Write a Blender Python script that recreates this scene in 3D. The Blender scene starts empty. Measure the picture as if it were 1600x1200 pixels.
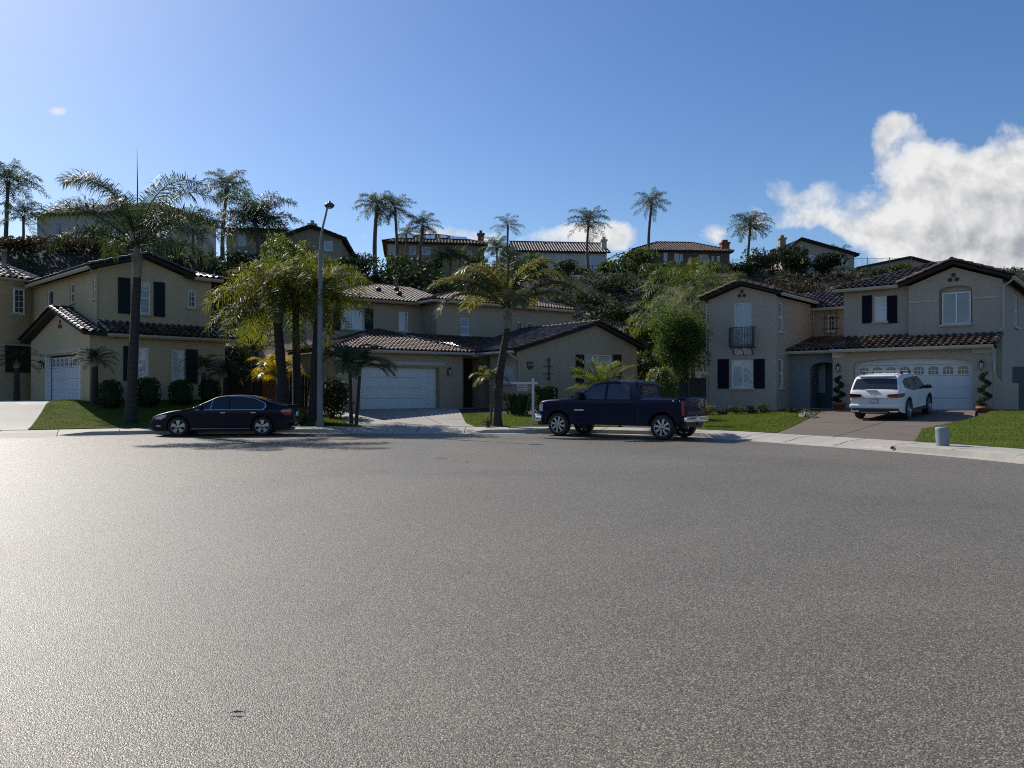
import bpy, bmesh, math, random
from mathutils import Vector, Matrix, geometry
PI = math.pi
sc = bpy.context.scene
C = sc.collection
CX, HZ, FO, CH = 800.0, 610.0, 1200.0, 1.6      # principal column, horizon row, focal length (px of a 1600 wide photo), eye height
SUN_AZ, SUN_EL = math.radians(-46), math.radians(39)
V = Vector

# ------------------------------------------------------------------ materials
class NT:
    def __init__(s, tree): s.t = tree; s.n = tree.nodes; s.l = tree.links
    def new(s, typ, **kw):
        n = s.n.new(typ)
        for k, v in kw.items():
            if k.startswith('i_'):
                key = k[2:]
                key = int(key) if key.isdigit() else key.replace('_', ' ')
                if hasattr(v, 'is_output'): s.l.new(v, n.inputs[key])
                else: n.inputs[key].default_value = v
            else: setattr(n, k, v)
        return n
    def link(s, a, b): s.l.new(a, b)
    def math(s, op, a, b=None, c=None, clamp=False):
        n = s.n.new('ShaderNodeMath'); n.operation = op; n.use_clamp = clamp
        for i, v in enumerate((a, b, c)):
            if v is None: continue
            if hasattr(v, 'is_output'): s.l.new(v, n.inputs[i])
            else: n.inputs[i].default_value = v
        return n.outputs[0]
    def mix(s, f, a, b):
        n = s.n.new('ShaderNodeMix'); n.data_type = 'RGBA'
        for i, v in ((0, f), (6, a), (7, b)):
            if hasattr(v, 'is_output'): s.l.new(v, n.inputs[i])
            else: n.inputs[i].default_value = v if i == 0 else (tuple(v) + (1,))[:4]
        return n.outputs[2]
    def ramp(s, f, stops):
        n = s.n.new('ShaderNodeValToRGB'); s.l.new(f, n.inputs[0])
        cr = n.color_ramp
        while len(cr.elements) < len(stops): cr.elements.new(0.5)
        for e, (p, c) in zip(cr.elements, stops):
            e.position = p; e.color = (c, c, c, 1) if isinstance(c, (int, float)) else (tuple(c) + (1,))[:4]
        return n.outputs[0]
    def noise(s, vec, scale, detail=4, rough=0.55, dist=0.0):
        n = s.new('ShaderNodeTexNoise'); s.l.new(vec, n.inputs['Vector'])
        n.inputs['Scale'].default_value = scale; n.inputs['Detail'].default_value = detail
        n.inputs['Roughness'].default_value = rough; n.inputs['Distortion'].default_value = dist
        return n.outputs['Fac']
    def voro(s, vec, scale, out='Distance', feature='F1', rnd=1.0):
        n = s.new('ShaderNodeTexVoronoi', feature=feature); s.l.new(vec, n.inputs['Vector'])
        n.inputs['Scale'].default_value = scale; n.inputs['Randomness'].default_value = rnd
        return n.outputs[out]
    def bump(s, h, strength=0.3, dist=0.02, normal=None):
        n = s.new('ShaderNodeBump'); s.l.new(h, n.inputs['Height'])
        n.inputs['Strength'].default_value = strength; n.inputs['Distance'].default_value = dist
        if normal: s.l.new(normal, n.inputs['Normal'])
        return n.outputs[0]

def new_mat(name):
    m = bpy.data.materials.new(name); m.use_nodes = True
    t = NT(m.node_tree); b = m.node_tree.nodes['Principled BSDF']
    co = t.new('ShaderNodeTexCoord').outputs['Object']
    return m, t, b, co

def simple(name, col, rough=0.6, var=0.0, vscale=1.5, bump=0.0, bscale=60, metal=0.0, spec=0.5, coat=0.0, bdist=0.01):
    m, t, b, co = new_mat(name)
    b.inputs['Roughness'].default_value = rough; b.inputs['Metallic'].default_value = metal
    b.inputs['Specular IOR Level'].default_value = spec
    if coat: b.inputs['Coat Weight'].default_value = coat; b.inputs['Coat Roughness'].default_value = 0.03
    if var:
        f = t.noise(co, vscale, 5, 0.6)
        f2 = t.noise(co, vscale * 9, 3, 0.6)
        f = t.math('ADD', t.math('MULTIPLY', f, 0.65), t.math('MULTIPLY', f2, 0.35))
        f = t.ramp(f, [(0.25, 0.0), (0.75, 1.0)])
        lo = [max(0, c * (1 - var)) for c in col]; hi = [min(1, c * (1 + var)) for c in col]
        t.link(t.mix(f, lo, hi), b.inputs['Base Color'])
    else: b.inputs['Base Color'].default_value = tuple(col) + (1,)
    if bump:
        t.link(t.bump(t.noise(co, bscale, 3, 0.6), bump, bdist), b.inputs['Normal'])
    return m

def stucco(name, col):
    m, t, b, co = new_mat(name)
    n1 = t.noise(co, 0.35, 5, 0.65); n2 = t.noise(co, 5.0, 4, 0.6)
    mp = t.new('ShaderNodeMapping', i_Scale=(2.2, 2.2, 0.22)); t.link(co, mp.inputs[0])
    st = t.noise(mp.outputs[0], 1.3, 4, 0.6)                        # faint rain streaks
    f = t.math('ADD', t.math('MULTIPLY', n1, 0.5), t.math('ADD', t.math('MULTIPLY', n2, 0.2), t.math('MULTIPLY', st, 0.3)))
    f = t.ramp(f, [(0.3, 0.0), (0.7, 1.0)])
    t.link(t.mix(f, [c * 0.86 for c in col], [min(1, c * 1.1) for c in col]), b.inputs['Base Color'])
    b.inputs['Roughness'].default_value = 0.9; b.inputs['Specular IOR Level'].default_value = 0.2
    h = t.math('ADD', t.noise(co, 38, 4, 0.7), t.math('MULTIPLY', t.noise(co, 7, 3, 0.5), 0.8))
    t.link(t.bump(h, 0.55, 0.012), b.inputs['Normal'])
    return m

def leafmat(name, c1, c2, c3=None, trans=0.35, rough=0.42, spec=0.4, tcol=None):
    """two or three leaf colours picked at random per leaf, part of the light passing through"""
    m, t, b, co = new_mat(name)
    g = t.new('ShaderNodeNewGeometry')
    r = g.outputs['Random Per Island']
    stops = [(0.0, c1), (0.6, c2), (1.0, c3 or c2)]
    col = t.ramp(r, stops)
    big = t.noise(co, 0.9, 3, 0.5)
    hs = t.new('ShaderNodeHueSaturation', i_Color=col)
    t.link(t.ramp(big, [(0.3, 0.75), (0.7, 1.25)]), hs.inputs['Value'])
    col = hs.outputs[0]
    t.link(col, b.inputs['Base Color'])
    b.inputs['Roughness'].default_value = rough; b.inputs['Specular IOR Level'].default_value = spec
    tr = t.new('ShaderNodeBsdfTranslucent')
    hs2 = t.new('ShaderNodeHueSaturation', i_Color=col); hs2.inputs['Value'].default_value = 1.5; hs2.inputs['Saturation'].default_value = 1.1; hs2.inputs['Hue'].default_value = 0.488
    t.link(hs2.outputs[0], tr.inputs[0])
    mx = t.new('ShaderNodeMixShader'); mx.inputs[0].default_value = trans
    t.link(b.outputs[0], mx.inputs[1]); t.link(tr.outputs[0], mx.inputs[2])
    t.link(mx.outputs[0], m.node_tree.nodes['Material Output'].inputs[0])
    return m

def tilemat(name, cols, rough=0.5, spec=0.42):
    m, t, b, co = new_mat(name)
    g = t.new('ShaderNodeNewGeometry')
    r = g.outputs['Random Per Island']
    n = len(cols)
    col = t.ramp(r, [(i / (n - 1), c) for i, c in enumerate(cols)])
    f = t.noise(co, 14, 4, 0.65)
    hs = t.new('ShaderNodeHueSaturation', i_Color=col); t.link(t.ramp(f, [(0.3, 0.65), (0.7, 1.3)]), hs.inputs['Value'])
    t.link(hs.outputs[0], b.inputs['Base Color'])
    b.inputs['Roughness'].default_value = rough + 0.08; b.inputs['Specular IOR Level'].default_value = spec
    t.link(t.bump(t.noise(co, 50, 3, 0.6), 0.25, 0.01), b.inputs['Normal'])
    return m

def asphalt():
    m, t, b, co = new_mat('asphalt')
    vd = t.voro(co, 125)
    vc = t.new('ShaderNodeTexVoronoi'); t.link(co, vc.inputs['Vector']); vc.inputs['Scale'].default_value = 125
    sep = t.new('ShaderNodeSeparateColor'); t.link(vc.outputs['Color'], sep.inputs[0])
    stone = t.ramp(sep.outputs[0], [(0.0, (0.062, 0.052, 0.036)), (0.5, (0.145, 0.125, 0.088)), (0.82, (0.235, 0.20, 0.138)), (1.0, (0.44, 0.38, 0.27))])
    gap = t.ramp(vd, [(0.35, 1.0), (0.8, 0.42)])
    big = t.noise(co, 0.16, 5, 0.6, 0.6)
    mid = t.noise(co, 1.7, 4, 0.6)
    tone = t.math('ADD', t.math('MULTIPLY', t.ramp(big, [(0.3, 0.82), (0.7, 1.18)]), 0.8), t.math('MULTIPLY', t.ramp(mid, [(0.3, 0.9), (0.7, 1.1)]), 0.2))
    v = t.math('MULTIPLY', gap, tone)
    # faint drips of oil and small patches
    oil = t.ramp(t.noise(co, 0.55, 3, 0.5, 1.0), [(0.70, 1.0), (0.78, 0.8)])
    v = t.math('MULTIPLY', v, oil)
    mul = t.new('ShaderNodeVectorMath', operation='SCALE'); t.link(stone, mul.inputs[0]); t.link(v, mul.inputs['Scale'])
    t.link(mul.outputs[0], b.inputs['Base Color'])
    rr = t.math('ADD', t.math('MULTIPLY', sep.outputs[1], 0.2), t.ramp(big, [(0.3, 0.38), (0.7, 0.47)]))
    t.link(rr, b.inputs['Roughness'])
    b.inputs['Specular IOR Level'].default_value = 0.66
    h = t.math('ADD', t.math('MULTIPLY', vd, -1.0), t.math('MULTIPLY', sep.outputs[2], 0.7))
    h = t.math('ADD', h, t.math('MULTIPLY', t.noise(co, 45, 3, 0.6), 0.3))
    t.link(t.bump(h, 0.45, 0.007), b.inputs['Normal'])
    return m

def concrete(name, col, var=0.22):
    m, t, b, co = new_mat(name)
    n1 = t.noise(co, 0.7, 6, 0.65, 0.5); n2 = t.noise(co, 9, 4, 0.6); n3 = t.noise(co, 120, 2, 0.5)
    f = t.math('ADD', t.math('MULTIPLY', n1, 0.55), t.math('ADD', t.math('MULTIPLY', n2, 0.25), t.math('MULTIPLY', n3, 0.2)))
    f = t.ramp(f, [(0.3, 0.0), (0.7, 1.0)])
    t.link(t.mix(f, [c * (1 - var) for c in col], [c * (1 + var) for c in col]), b.inputs['Base Color'])
    b.inputs['Roughness'].default_value = 0.75
    t.link(t.bump(t.math('ADD', n3, n2), 0.3, 0.006), b.inputs['Normal'])
    return m

def lawnmat(name, c1, c2):
    m, t, b, co = new_mat(name)
    n1 = t.noise(co, 1.1, 5, 0.65); n2 = t.noise(co, 26, 4, 0.7)
    f = t.math('ADD', t.math('MULTIPLY', n1, 0.6), t.math('MULTIPLY', n2, 0.4))
    dry = t.ramp(t.noise(co, 0.75, 4, 0.7, 0.5), [(0.54, 0.0), (0.72, 0.7)])
    t.link(t.mix(dry, t.mix(t.ramp(f, [(0.35, 0.0), (0.65, 1.0)]), c1, c2), (0.16, 0.155, 0.045)), b.inputs['Base Color'])
    b.inputs['Roughness'].default_value = 0.9; b.inputs['Specular IOR Level'].default_value = 0.03
    t.link(t.bump(t.noise(co, 60, 3, 0.7), 0.8, 0.03), b.inputs['Normal'])
    return m

def glassmat(name, base, blinds=0.0, bcol=(0.5, 0.52, 0.55), scale=34, refl=0.10):
    """window glass over a dark room or closed blinds, with a slightly wavy float-glass surface"""
    m, t, b, co = new_mat(name)
    if blinds:
        sx = t.new('ShaderNodeSeparateXYZ'); t.link(co, sx.inputs[0])
        w = t.math('FRACT', t.math('MULTIPLY', sx.outputs[2], scale * 0.5))
        slat = t.ramp(w, [(0.0, 0.35), (0.25, 1.0), (0.8, 0.8), (1.0, 0.35)])
        n = t.noise(co, 0.9, 2, 0.5)
        f = t.math('MULTIPLY', slat, t.ramp(n, [(0.35, blinds * 0.5), (0.65, blinds)]))
        t.link(t.mix(f, base, bcol), b.inputs['Base Color'])
    else: b.inputs['Base Color'].default_value = tuple(base) + (1,)
    b.inputs['Roughness'].default_value = 0.35; b.inputs['Specular IOR Level'].default_value = 0.3
    b.inputs['Coat Weight'].default_value = 1.0; b.inputs['Coat Roughness'].default_value = 0.02
    b.inputs['Coat IOR'].default_value = 1.6
    t.link(t.bump(t.noise(co, 1.6, 2, 0.4), 0.06, 0.05), b.inputs['Coat Normal'])
    return m

def barkmat(name, c1, c2, ring=0.0):
    m, t, b, co = new_mat(name)
    mp = t.new('ShaderNodeMapping', i_Scale=(9, 9, 1.6)); t.link(co, mp.inputs[0])
    n = t.noise(mp.outputs[0], 1.6, 5, 0.65)
    f = n
    if ring:
        sx = t.new('ShaderNodeSeparateXYZ'); t.link(co, sx.inputs[0])
        w = t.math('FRACT', t.math('ADD', t.math('MULTIPLY', sx.outputs[2], ring), t.math('MULTIPLY', n, 0.6)))
        f = t.math('ADD', t.math('MULTIPLY', n, 0.55), t.math('MULTIPLY', t.ramp(w, [(0.0, 0.0), (0.2, 1.0), (1.0, 0.8)]), 0.45))
    t.link(t.mix(t.ramp(f, [(0.3, 0.0), (0.75, 1.0)]), c1, c2), b.inputs['Base Color'])
    b.inputs['Roughness'].default_value = 0.85
    t.link(t.bump(f, 0.7, 0.03), b.inputs['Normal'])
    return m

def paint(name, col, flake=0.0, metal=0.0):
    m, t, b, co = new_mat(name)
    dirt = t.noise(co, 1.3, 4, 0.6)
    t.link(t.mix(t.ramp(dirt, [(0.35, 0.0), (0.8, 1.0)]), col, [c * 0.93 + 0.003 for c in col]), b.inputs['Base Color'])
    b.inputs['Roughness'].default_value = 0.45; b.inputs['Metallic'].default_value = metal; b.inputs['Specular IOR Level'].default_value = 0.15
    b.inputs['Coat Weight'].default_value = 0.42; b.inputs['Coat Roughness'].default_value = 0.04; b.inputs['Coat IOR'].default_value = 1.38
    t.link(t.bump(t.noise(co, 2.0, 2, 0.5), 0.03, 0.02), b.inputs['Coat Normal'])
    return m

M = dict(
    asphalt=asphalt(),
    concrete=concrete('concrete', (0.345, 0.32, 0.272), 0.3), kerb=concrete('kerb_concrete', (0.34, 0.315, 0.27), 0.38),
    drive_pale=concrete('drive_concrete', (0.355, 0.335, 0.285)), drive_tan=concrete('drive_concrete_tan', (0.32, 0.295, 0.25)),
    drive_brown=concrete('drive_concrete_brown', (0.125, 0.097, 0.072), 0.34),
    soil=simple('soil', (0.035, 0.026, 0.018), 0.95, 0.4, 2.0, 0.8, 18, bdist=0.04),
    hill=simple('hill_soil', (0.020, 0.021, 0.012), 0.95, 0.45, 0.25, 0.9, 3.0, bdist=0.25),
    lawn=lawnmat('lawn', (0.052, 0.078, 0.015), (0.10, 0.128, 0.026)),
    blade=leafmat('grass_blade', (0.058, 0.09, 0.015), (0.10, 0.135, 0.026), (0.15, 0.165, 0.042), 0.4, 0.8, 0.03),
    stuccoA=stucco('stucco_yellow', (0.46, 0.385, 0.245)), stuccoB=stucco('stucco_tan', (0.40, 0.325, 0.235)),
    stuccoC=stucco('stucco_grey_beige', (0.41, 0.345, 0.285)), stuccoC2=stucco('stucco_slate', (0.20, 0.22, 0.245)),
    stuccoD=stucco('stucco_brown', (0.15, 0.105, 0.085)), stuccoE=stucco('stucco_pale', (0.54, 0.52, 0.46)),
    stuccoF=stucco('stucco_ochre', (0.34, 0.26, 0.17)), stuccoG=stucco('stucco_khaki', (0.30, 0.26, 0.20)),
    trim=simple('trim_paint', (0.46, 0.43, 0.38), 0.6, 0.08, 3), trimA=simple('trim_paint_cream', (0.42, 0.38, 0.29), 0.6, 0.08, 3),
    white=simple('white_vinyl', (0.74, 0.75, 0.76), 0.45, 0.04, 2), door=simple('garage_door_paint', (0.62, 0.64, 0.67), 0.5, 0.06, 0.8),
    glass=glassmat('window_glass', (0.03, 0.035, 0.04)),
    blinds=glassmat('window_glass_blinds', (0.05, 0.06, 0.07), 0.75, (0.42, 0.46, 0.50)),
    blindsw=glassmat('window_glass_white_blinds', (0.2, 0.22, 0.24), 0.9, (0.62, 0.66, 0.70), 40),
    curtain=glassmat('window_glass_curtain', (0.30, 0.35, 0.42)),
    shutter_g=simple('shutter_green', (0.013, 0.026, 0.028), 0.7, 0.15, 3, spec=0.15), shutter_n=simple('shutter_navy', (0.008, 0.009, 0.018), 0.7, 0.15, 3, spec=0.15),
    tileA=tilemat('roof_tile_dark', [(0.022, 0.017, 0.015), (0.045, 0.032, 0.026), (0.075, 0.055, 0.044), (0.03, 0.025, 0.022), (0.14, 0.11, 0.09)], 0.30),
    tileB=tilemat('roof_tile_rosy', [(0.035, 0.018, 0.014), (0.07, 0.036, 0.028), (0.105, 0.062, 0.048), (0.05, 0.028, 0.024), (0.14, 0.095, 0.075)], 0.55, 0.15),
    tileC=tilemat('roof_tile_brown', [(0.034, 0.021, 0.015), (0.07, 0.043, 0.031), (0.105, 0.068, 0.05), (0.045, 0.031, 0.025), (0.19, 0.14, 0.11)], 0.36, 0.3),
    deck=simple('roof_underlay', (0.03, 0.024, 0.02), 0.9),
    iron=simple('wrought_iron', (0.012, 0.012, 0.014), 0.45), black=simple('black_plastic', (0.012, 0.012, 0.013), 0.5),
    rubber=simple('rubber', (0.014, 0.014, 0.015), 0.75, 0.2, 8), chrome=simple('chrome', (0.75, 0.75, 0.77), 0.12, metal=1.0),
    alloy=simple('alloy', (0.33, 0.34, 0.36), 0.3, metal=1.0), steel=simple('galvanised_steel', (0.30, 0.31, 0.32), 0.5, 0.15, 4, metal=0.6),
    navy=paint('paint_midnight_blue', (0.003, 0.004, 0.014)), blue=paint('paint_deep_blue', (0.0012, 0.0042, 0.032), metal=0.5),
    carwhite=paint('paint_white', (0.66, 0.68, 0.70)),
    carglass=glassmat('car_glass', (0.008, 0.009, 0.012)), red=simple('tail_light_red', (0.32, 0.008, 0.012), 0.15, coat=1.0),
    lampglass=simple('lamp_glass', (0.5, 0.52, 0.55), 0.12, coat=1.0), darkred=simple('tail_light_dark', (0.09, 0.006, 0.012), 0.12, coat=1.0),
    pole=simple('lamp_pole_concrete', (0.20, 0.205, 0.22), 0.75, 0.18, 5, 0.3, 120), lamphead=simple('lamp_head_green', (0.035, 0.075, 0.045), 0.4),
    pedestal=simple('pedestal_plastic', (0.17, 0.22, 0.27), 0.55, 0.1, 4), boxgreen=simple('mailbox_green', (0.045, 0.075, 0.045), 0.5, 0.1, 5),
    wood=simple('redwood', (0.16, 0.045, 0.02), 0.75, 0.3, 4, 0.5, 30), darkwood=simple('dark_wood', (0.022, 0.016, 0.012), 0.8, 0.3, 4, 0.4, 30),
    whitewood=simple('white_post', (0.52, 0.53, 0.56), 0.5, 0.06, 6), terracotta=simple('terracotta', (0.27, 0.095, 0.055), 0.75, 0.2, 6, 0.3, 60),
    brick=simple('chimney_brick', (0.22, 0.075, 0.05), 0.85, 0.25, 9, 0.4, 30), block=simple('block_wall', (0.13, 0.115, 0.10), 0.9, 0.25, 2.5, 0.6, 16),
    graywall=simple('grey_wall', (0.09, 0.09, 0.095), 0.9, 0.15, 2, 0.4, 30),
    solar=simple('solar_panel', (0.03, 0.04, 0.06), 0.16, coat=1.0), teal=simple('door_teal', (0.025, 0.055, 0.07), 0.5, 0.1, 3),
    signface=simple('sign_face', (0.52, 0.50, 0.54), 0.5), signtext=simple('sign_text', (0.06, 0.03, 0.05), 0.5), amber=simple('amber_sign', (0.55, 0.30, 0.05), 0.5),
    plaque=simple('plaque_bronze', (0.03, 0.027, 0.022), 0.4), digit=simple('plaque_digits', (0.62, 0.60, 0.52), 0.5),
    flower=simple('white_petals', (0.7, 0.7, 0.68), 0.6),
    lf_queen=leafmat('leaf_queen_palm', (0.026, 0.046, 0.02), (0.046, 0.072, 0.026), (0.085, 0.10, 0.034), 0.36, 0.5, 0.3),
    lf_gold=leafmat('leaf_golden_palm', (0.06, 0.09, 0.02), (0.115, 0.14, 0.024), (0.22, 0.185, 0.028), 0.5, 0.5, 0.3),
    lf_far=leafmat('leaf_far_palm', (0.035, 0.06, 0.024), (0.065, 0.095, 0.032), (0.12, 0.13, 0.045), 0.42, 0.5, 0.3),
    lf_king=leafmat('leaf_king_palm', (0.065, 0.08, 0.028), (0.115, 0.125, 0.042), (0.20, 0.165, 0.055), 0.48, 0.45, 0.4),
    lf_dark=leafmat('leaf_dark', (0.014, 0.026, 0.010), (0.024, 0.042, 0.014), (0.042, 0.062, 0.02), 0.2, 0.6, 0.15),
    lf_hedge=leafmat('leaf_hedge', (0.03, 0.05, 0.014), (0.055, 0.08, 0.02), (0.10, 0.12, 0.03), 0.35, 0.55, 0.2),
    lf_lime=leafmat('leaf_lime', (0.055, 0.085, 0.02), (0.10, 0.13, 0.03), (0.17, 0.19, 0.05), 0.45, 0.5, 0.25),
    lf_tree=leafmat('leaf_tree', (0.036, 0.066, 0.017), (0.07, 0.112, 0.025), (0.125, 0.165, 0.04), 0.42, 0.55, 0.22),
    lf_yellow=leafmat('leaf_yellow', (0.30, 0.25, 0.012), (0.42, 0.33, 0.015), (0.25, 0.26, 0.02), 0.5, 0.4, 0.4),
    lf_red=leafmat('leaf_reddish', (0.04, 0.034, 0.02), (0.062, 0.046, 0.027), (0.09, 0.062, 0.036), 0.25, 0.65, 0.12),
    lf_sage=leafmat('leaf_sage', (0.036, 0.05, 0.026), (0.056, 0.072, 0.036), (0.085, 0.10, 0.055), 0.25, 0.65, 0.12),
    lf_dead=leafmat('leaf_dead', (0.10, 0.07, 0.035), (0.15, 0.11, 0.055), (0.19, 0.15, 0.08), 0.2, 0.6, 0.2),
    bark_palm=barkmat('bark_palm', (0.05, 0.042, 0.036), (0.13, 0.115, 0.10), 5.0),
    bark_dark=barkmat('bark_dark', (0.012, 0.010, 0.009), (0.036, 0.03, 0.027), 4.0),
    shaft=simple('crownshaft', (0.17, 0.16, 0.125), 0.6, 0.35, 3, 0.4, 12), bark=barkmat('bark', (0.05, 0.04, 0.03), (0.11, 0.09, 0.07)),
)

# ------------------------------------------------------------------ mesh building and scene graph
class MB:
    def __init__(s): s.v = []; s.f = []; s.m = []; s.sm = []
    def add(s, vs, fs, mi=0, smooth=False):
        o = len(s.v); s.v.extend([tuple(p) for p in vs])
        for f in fs:
            s.f.append(tuple(i + o for i in f)); s.m.append(mi); s.sm.append(smooth)
    def box(s, x0, x1, y0, y1, z0, z1, mi=0, T=None):
        vs = [V((x, y, z)) for z in (z0, z1) for y in (y0, y1) for x in (x0, x1)]
        if T: vs = [T(p) for p in vs]
        s.add(vs, [(0, 2, 3, 1), (4, 5, 7, 6), (0, 1, 5, 4), (2, 6, 7, 3), (0, 4, 6, 2), (1, 3, 7, 5)], mi)
    def tube(s, pts, r, n=8, mi=0, smooth=True, cap=True):
        pts = [V(p) for p in pts]; k = len(pts)
        if isinstance(r, (int, float)): r = [r] * k
        vs = []; up = None
        for i, p in enumerate(pts):
            d = (pts[min(i + 1, k - 1)] - pts[max(i - 1, 0)]).normalized()
            if up is None:
                a = V((0, 0, 1)) if abs(d.z) < 0.9 else V((1, 0, 0)); up = d.cross(a).normalized()
            up = (up - d * up.dot(d)).normalized(); w = d.cross(up)
            for j in range(n):
                t = 2 * PI * j / n; vs.append(p + (up * math.cos(t) + w * math.sin(t)) * r[i])
        fs = [(i * n + j, i * n + (j + 1) % n, (i + 1) * n + (j + 1) % n, (i + 1) * n + j) for i in range(k - 1) for j in range(n)]
        s.add(vs, fs, mi, smooth)
        if cap:
            s.add(vs[:n], [tuple(reversed(range(n)))], mi); s.add(vs[-n:], [tuple(range(n))], mi)
    def lathe(s, prof, n=24, T=None, mi=0, smooth=True):
        """prof: (radius, height) pairs turned round the z axis"""
        vs = [V((r * math.cos(2 * PI * j / n), r * math.sin(2 * PI * j / n), h)) for r, h in prof for j in range(n)]
        if T: vs = [T(p) for p in vs]
        fs = [(i * n + j, i * n + (j + 1) % n, (i + 1) * n + (j + 1) % n, (i + 1) * n + j) for i in range(len(prof) - 1) for j in range(n)]
        s.add(vs, fs, mi, smooth)
    def build(s, name, mats, parent=None, loc=None):
        me = bpy.data.meshes.new(name)
        me.from_pydata(s.v, [], s.f)
        if not isinstance(mats, (list, tuple)): mats = [mats]
        for m in mats: me.materials.append(m)
        if len(mats) > 1: me.polygons.foreach_set('material_index', s.m)
        me.polygons.foreach_set('use_smooth', s.sm)
        me.update()
        o = bpy.data.objects.new(name, me); C.objects.link(o)
        if parent: o.parent = parent
        if loc is not None: o.location = loc
        return o

def tag(o, label, cat, group=None):
    o['label'] = label; o['category'] = cat
    if group: o['group'] = group
    return o
def thing(name, label, cat, loc=(0, 0, 0), rz=0, group=None):
    o = bpy.data.objects.new(name, None); C.objects.link(o); o.empty_display_size = 0.2
    o.location = loc; o.rotation_euler = (0, 0, rz)
    return tag(o, label, cat, group)
def struct(o, kind='structure'): o['kind'] = kind; return o

def X(px, Y): return (px - CX) / FO * Y
def Z(py, Y): return CH + (HZ - py) * Y / FO
def P(px, py, Y): return V((X(px, Y), Y, Z(py, Y)))

def text_mesh(name, s, size, mat, parent, M4, ext=0.004):
    cu = bpy.data.curves.new(name, 'FONT'); cu.body = s; cu.size = size; cu.extrude = ext; cu.align_x = 'CENTER'; cu.align_y = 'CENTER'
    tmp = bpy.data.objects.new(name + '_curve', cu); C.objects.link(tmp)
    me = bpy.data.meshes.new_from_object(tmp.evaluated_get(bpy.context.evaluated_depsgraph_get()))
    bpy.data.objects.remove(tmp); bpy.data.curves.remove(cu)
    me.name = name; me.materials.clear(); me.materials.append(mat); me.transform(M4)
    o = bpy.data.objects.new(name, me); C.objects.link(o); o.parent = parent
    return o

# ------------------------------------------------------------------ the lie of the land
CURB = [(-40, 15), (-34, 18.5), (-28, 21.5), (-22, 24.0), (-17.5, 25.9), (-14.5, 27.4), (-12.5, 28.3), (-10.5, 28.75), (-8, 28.95), (-5.5, 28.75), (-3.6, 28.7), (-1.4, 28.7), (1.2, 28.75),
        (3.0, 28.5), (4.7, 27.8), (6.2, 26.6), (7.6, 24.7), (9.0, 22.4), (10.1, 20.4), (10.9, 18.6), (11.4, 16.9), (11.7, 14), (11.5, 10), (11.0, 5), (10.6, 0), (10.3, -8), (10.2, -20)]
def catmull(p, n=8):
    p = [V(a) for a in p]; out = []
    for i in range(len(p) - 1):
        a, b, c, d = p[max(i - 1, 0)], p[i], p[i + 1], p[min(i + 2, len(p) - 1)]
        for k in range(n):
            t = k / n
            out.append(0.5 * ((2 * b) + (c - a) * t + (2 * a - 5 * b + 4 * c - d) * t * t + (3 * b - a - 3 * c + d) * t ** 3))
    out.append(p[-1]); return out
CP = catmull(CURB, 6)
CN = []
for i in range(len(CP)):
    d = (CP[min(i + 1, len(CP) - 1)] - CP[max(i - 1, 0)]).normalized(); CN.append(V((-d.y, d.x)))   # outward from the road
def curb_dist(x, y):
    """signed distance to the kerb line, positive on the house side"""
    p = V((x, y)); best = 1e9; sg = 1
    for i in range(len(CP) - 1):
        a, b = CP[i], CP[i + 1]; ab = b - a
        t = max(0, min(1, (p - a).dot(ab) / ab.length_squared)); q = a + ab * t
        e = (p - q).length
        if e < best: best = e; sg = 1 if ab.x * (p.y - a.y) - ab.y * (p.x - a.x) > 0 else -1
    return best * sg
def sm(t): t = max(0.0, min(1.0, t)); return t * t * (3 - 2 * t)
def lerp(a, b, t): return a + (b - a) * t
def pl(pts, x):
    if x <= pts[0][0]: return pts[0][1]
    for (x0, y0), (x1, y1) in zip(pts, pts[1:]):
        if x <= x1: return y0 + (y1 - y0) * (x - x0) / (x1 - x0)
    return pts[-1][1]
PAD1, PAD2, PAD3 = 1.1, 0.67, 0.72
def pad(x): return pl([(-13, PAD1), (-9.5, PAD2), (5, PAD2), (9, PAD3)], x)
def padd(x): return pl([(-13, 6.0), (-9.5, 8.0), (4, 8.0), (8, 14.5)], x)
def hill_z(x, y):
    if y < 50: return -1
    yb = pl([(-30, 50), (0, 55), (30, 58)], x)
    yc = pl([(-35, 80), (-8, 92), (12, 104), (40, 106)], x)
    zc = pl([(-45, 16.8), (-36, 16.4), (-27, 14.6), (-10, 14.6), (8, 17.0), (20, 17.8), (60, 18.2)], x)
    t = (y - yb) / (yc - yb)
    z = 0.7 + (zc - 0.7) * (sm(t) * 0.55 + max(0, min(1, t)) * 0.45)
    if 0 < t < 1.0: z += 0.8 * math.sin(x * 0.31 + 1) * math.sin(y * 0.23) * sm(t * 4) * sm((1 - t) * 4)
    return z
def gz(x, y):
    d = curb_dist(x, y)
    if d <= 0: return 0.0
    p = pad(x); z = 0.15 + (p - 0.15) * min(1.0, (d - 1.4) / (padd(x) - 1.4)) ** 1.35 if d > 1.4 else 0.15
    return max(z, hill_z(x, y))
def gp(px, py):
    """the point of the ground seen at a pixel"""
    Y = 30.0
    for _ in range(40):
        z = gz(X(px, Y), Y); Yn = (CH - z) * FO / max(4.0, py - HZ); Y = 0.5 * Y + 0.5 * max(3, min(60, Yn))
    return V((X(px, Y), Y, gz(X(px, Y), Y)))
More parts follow.
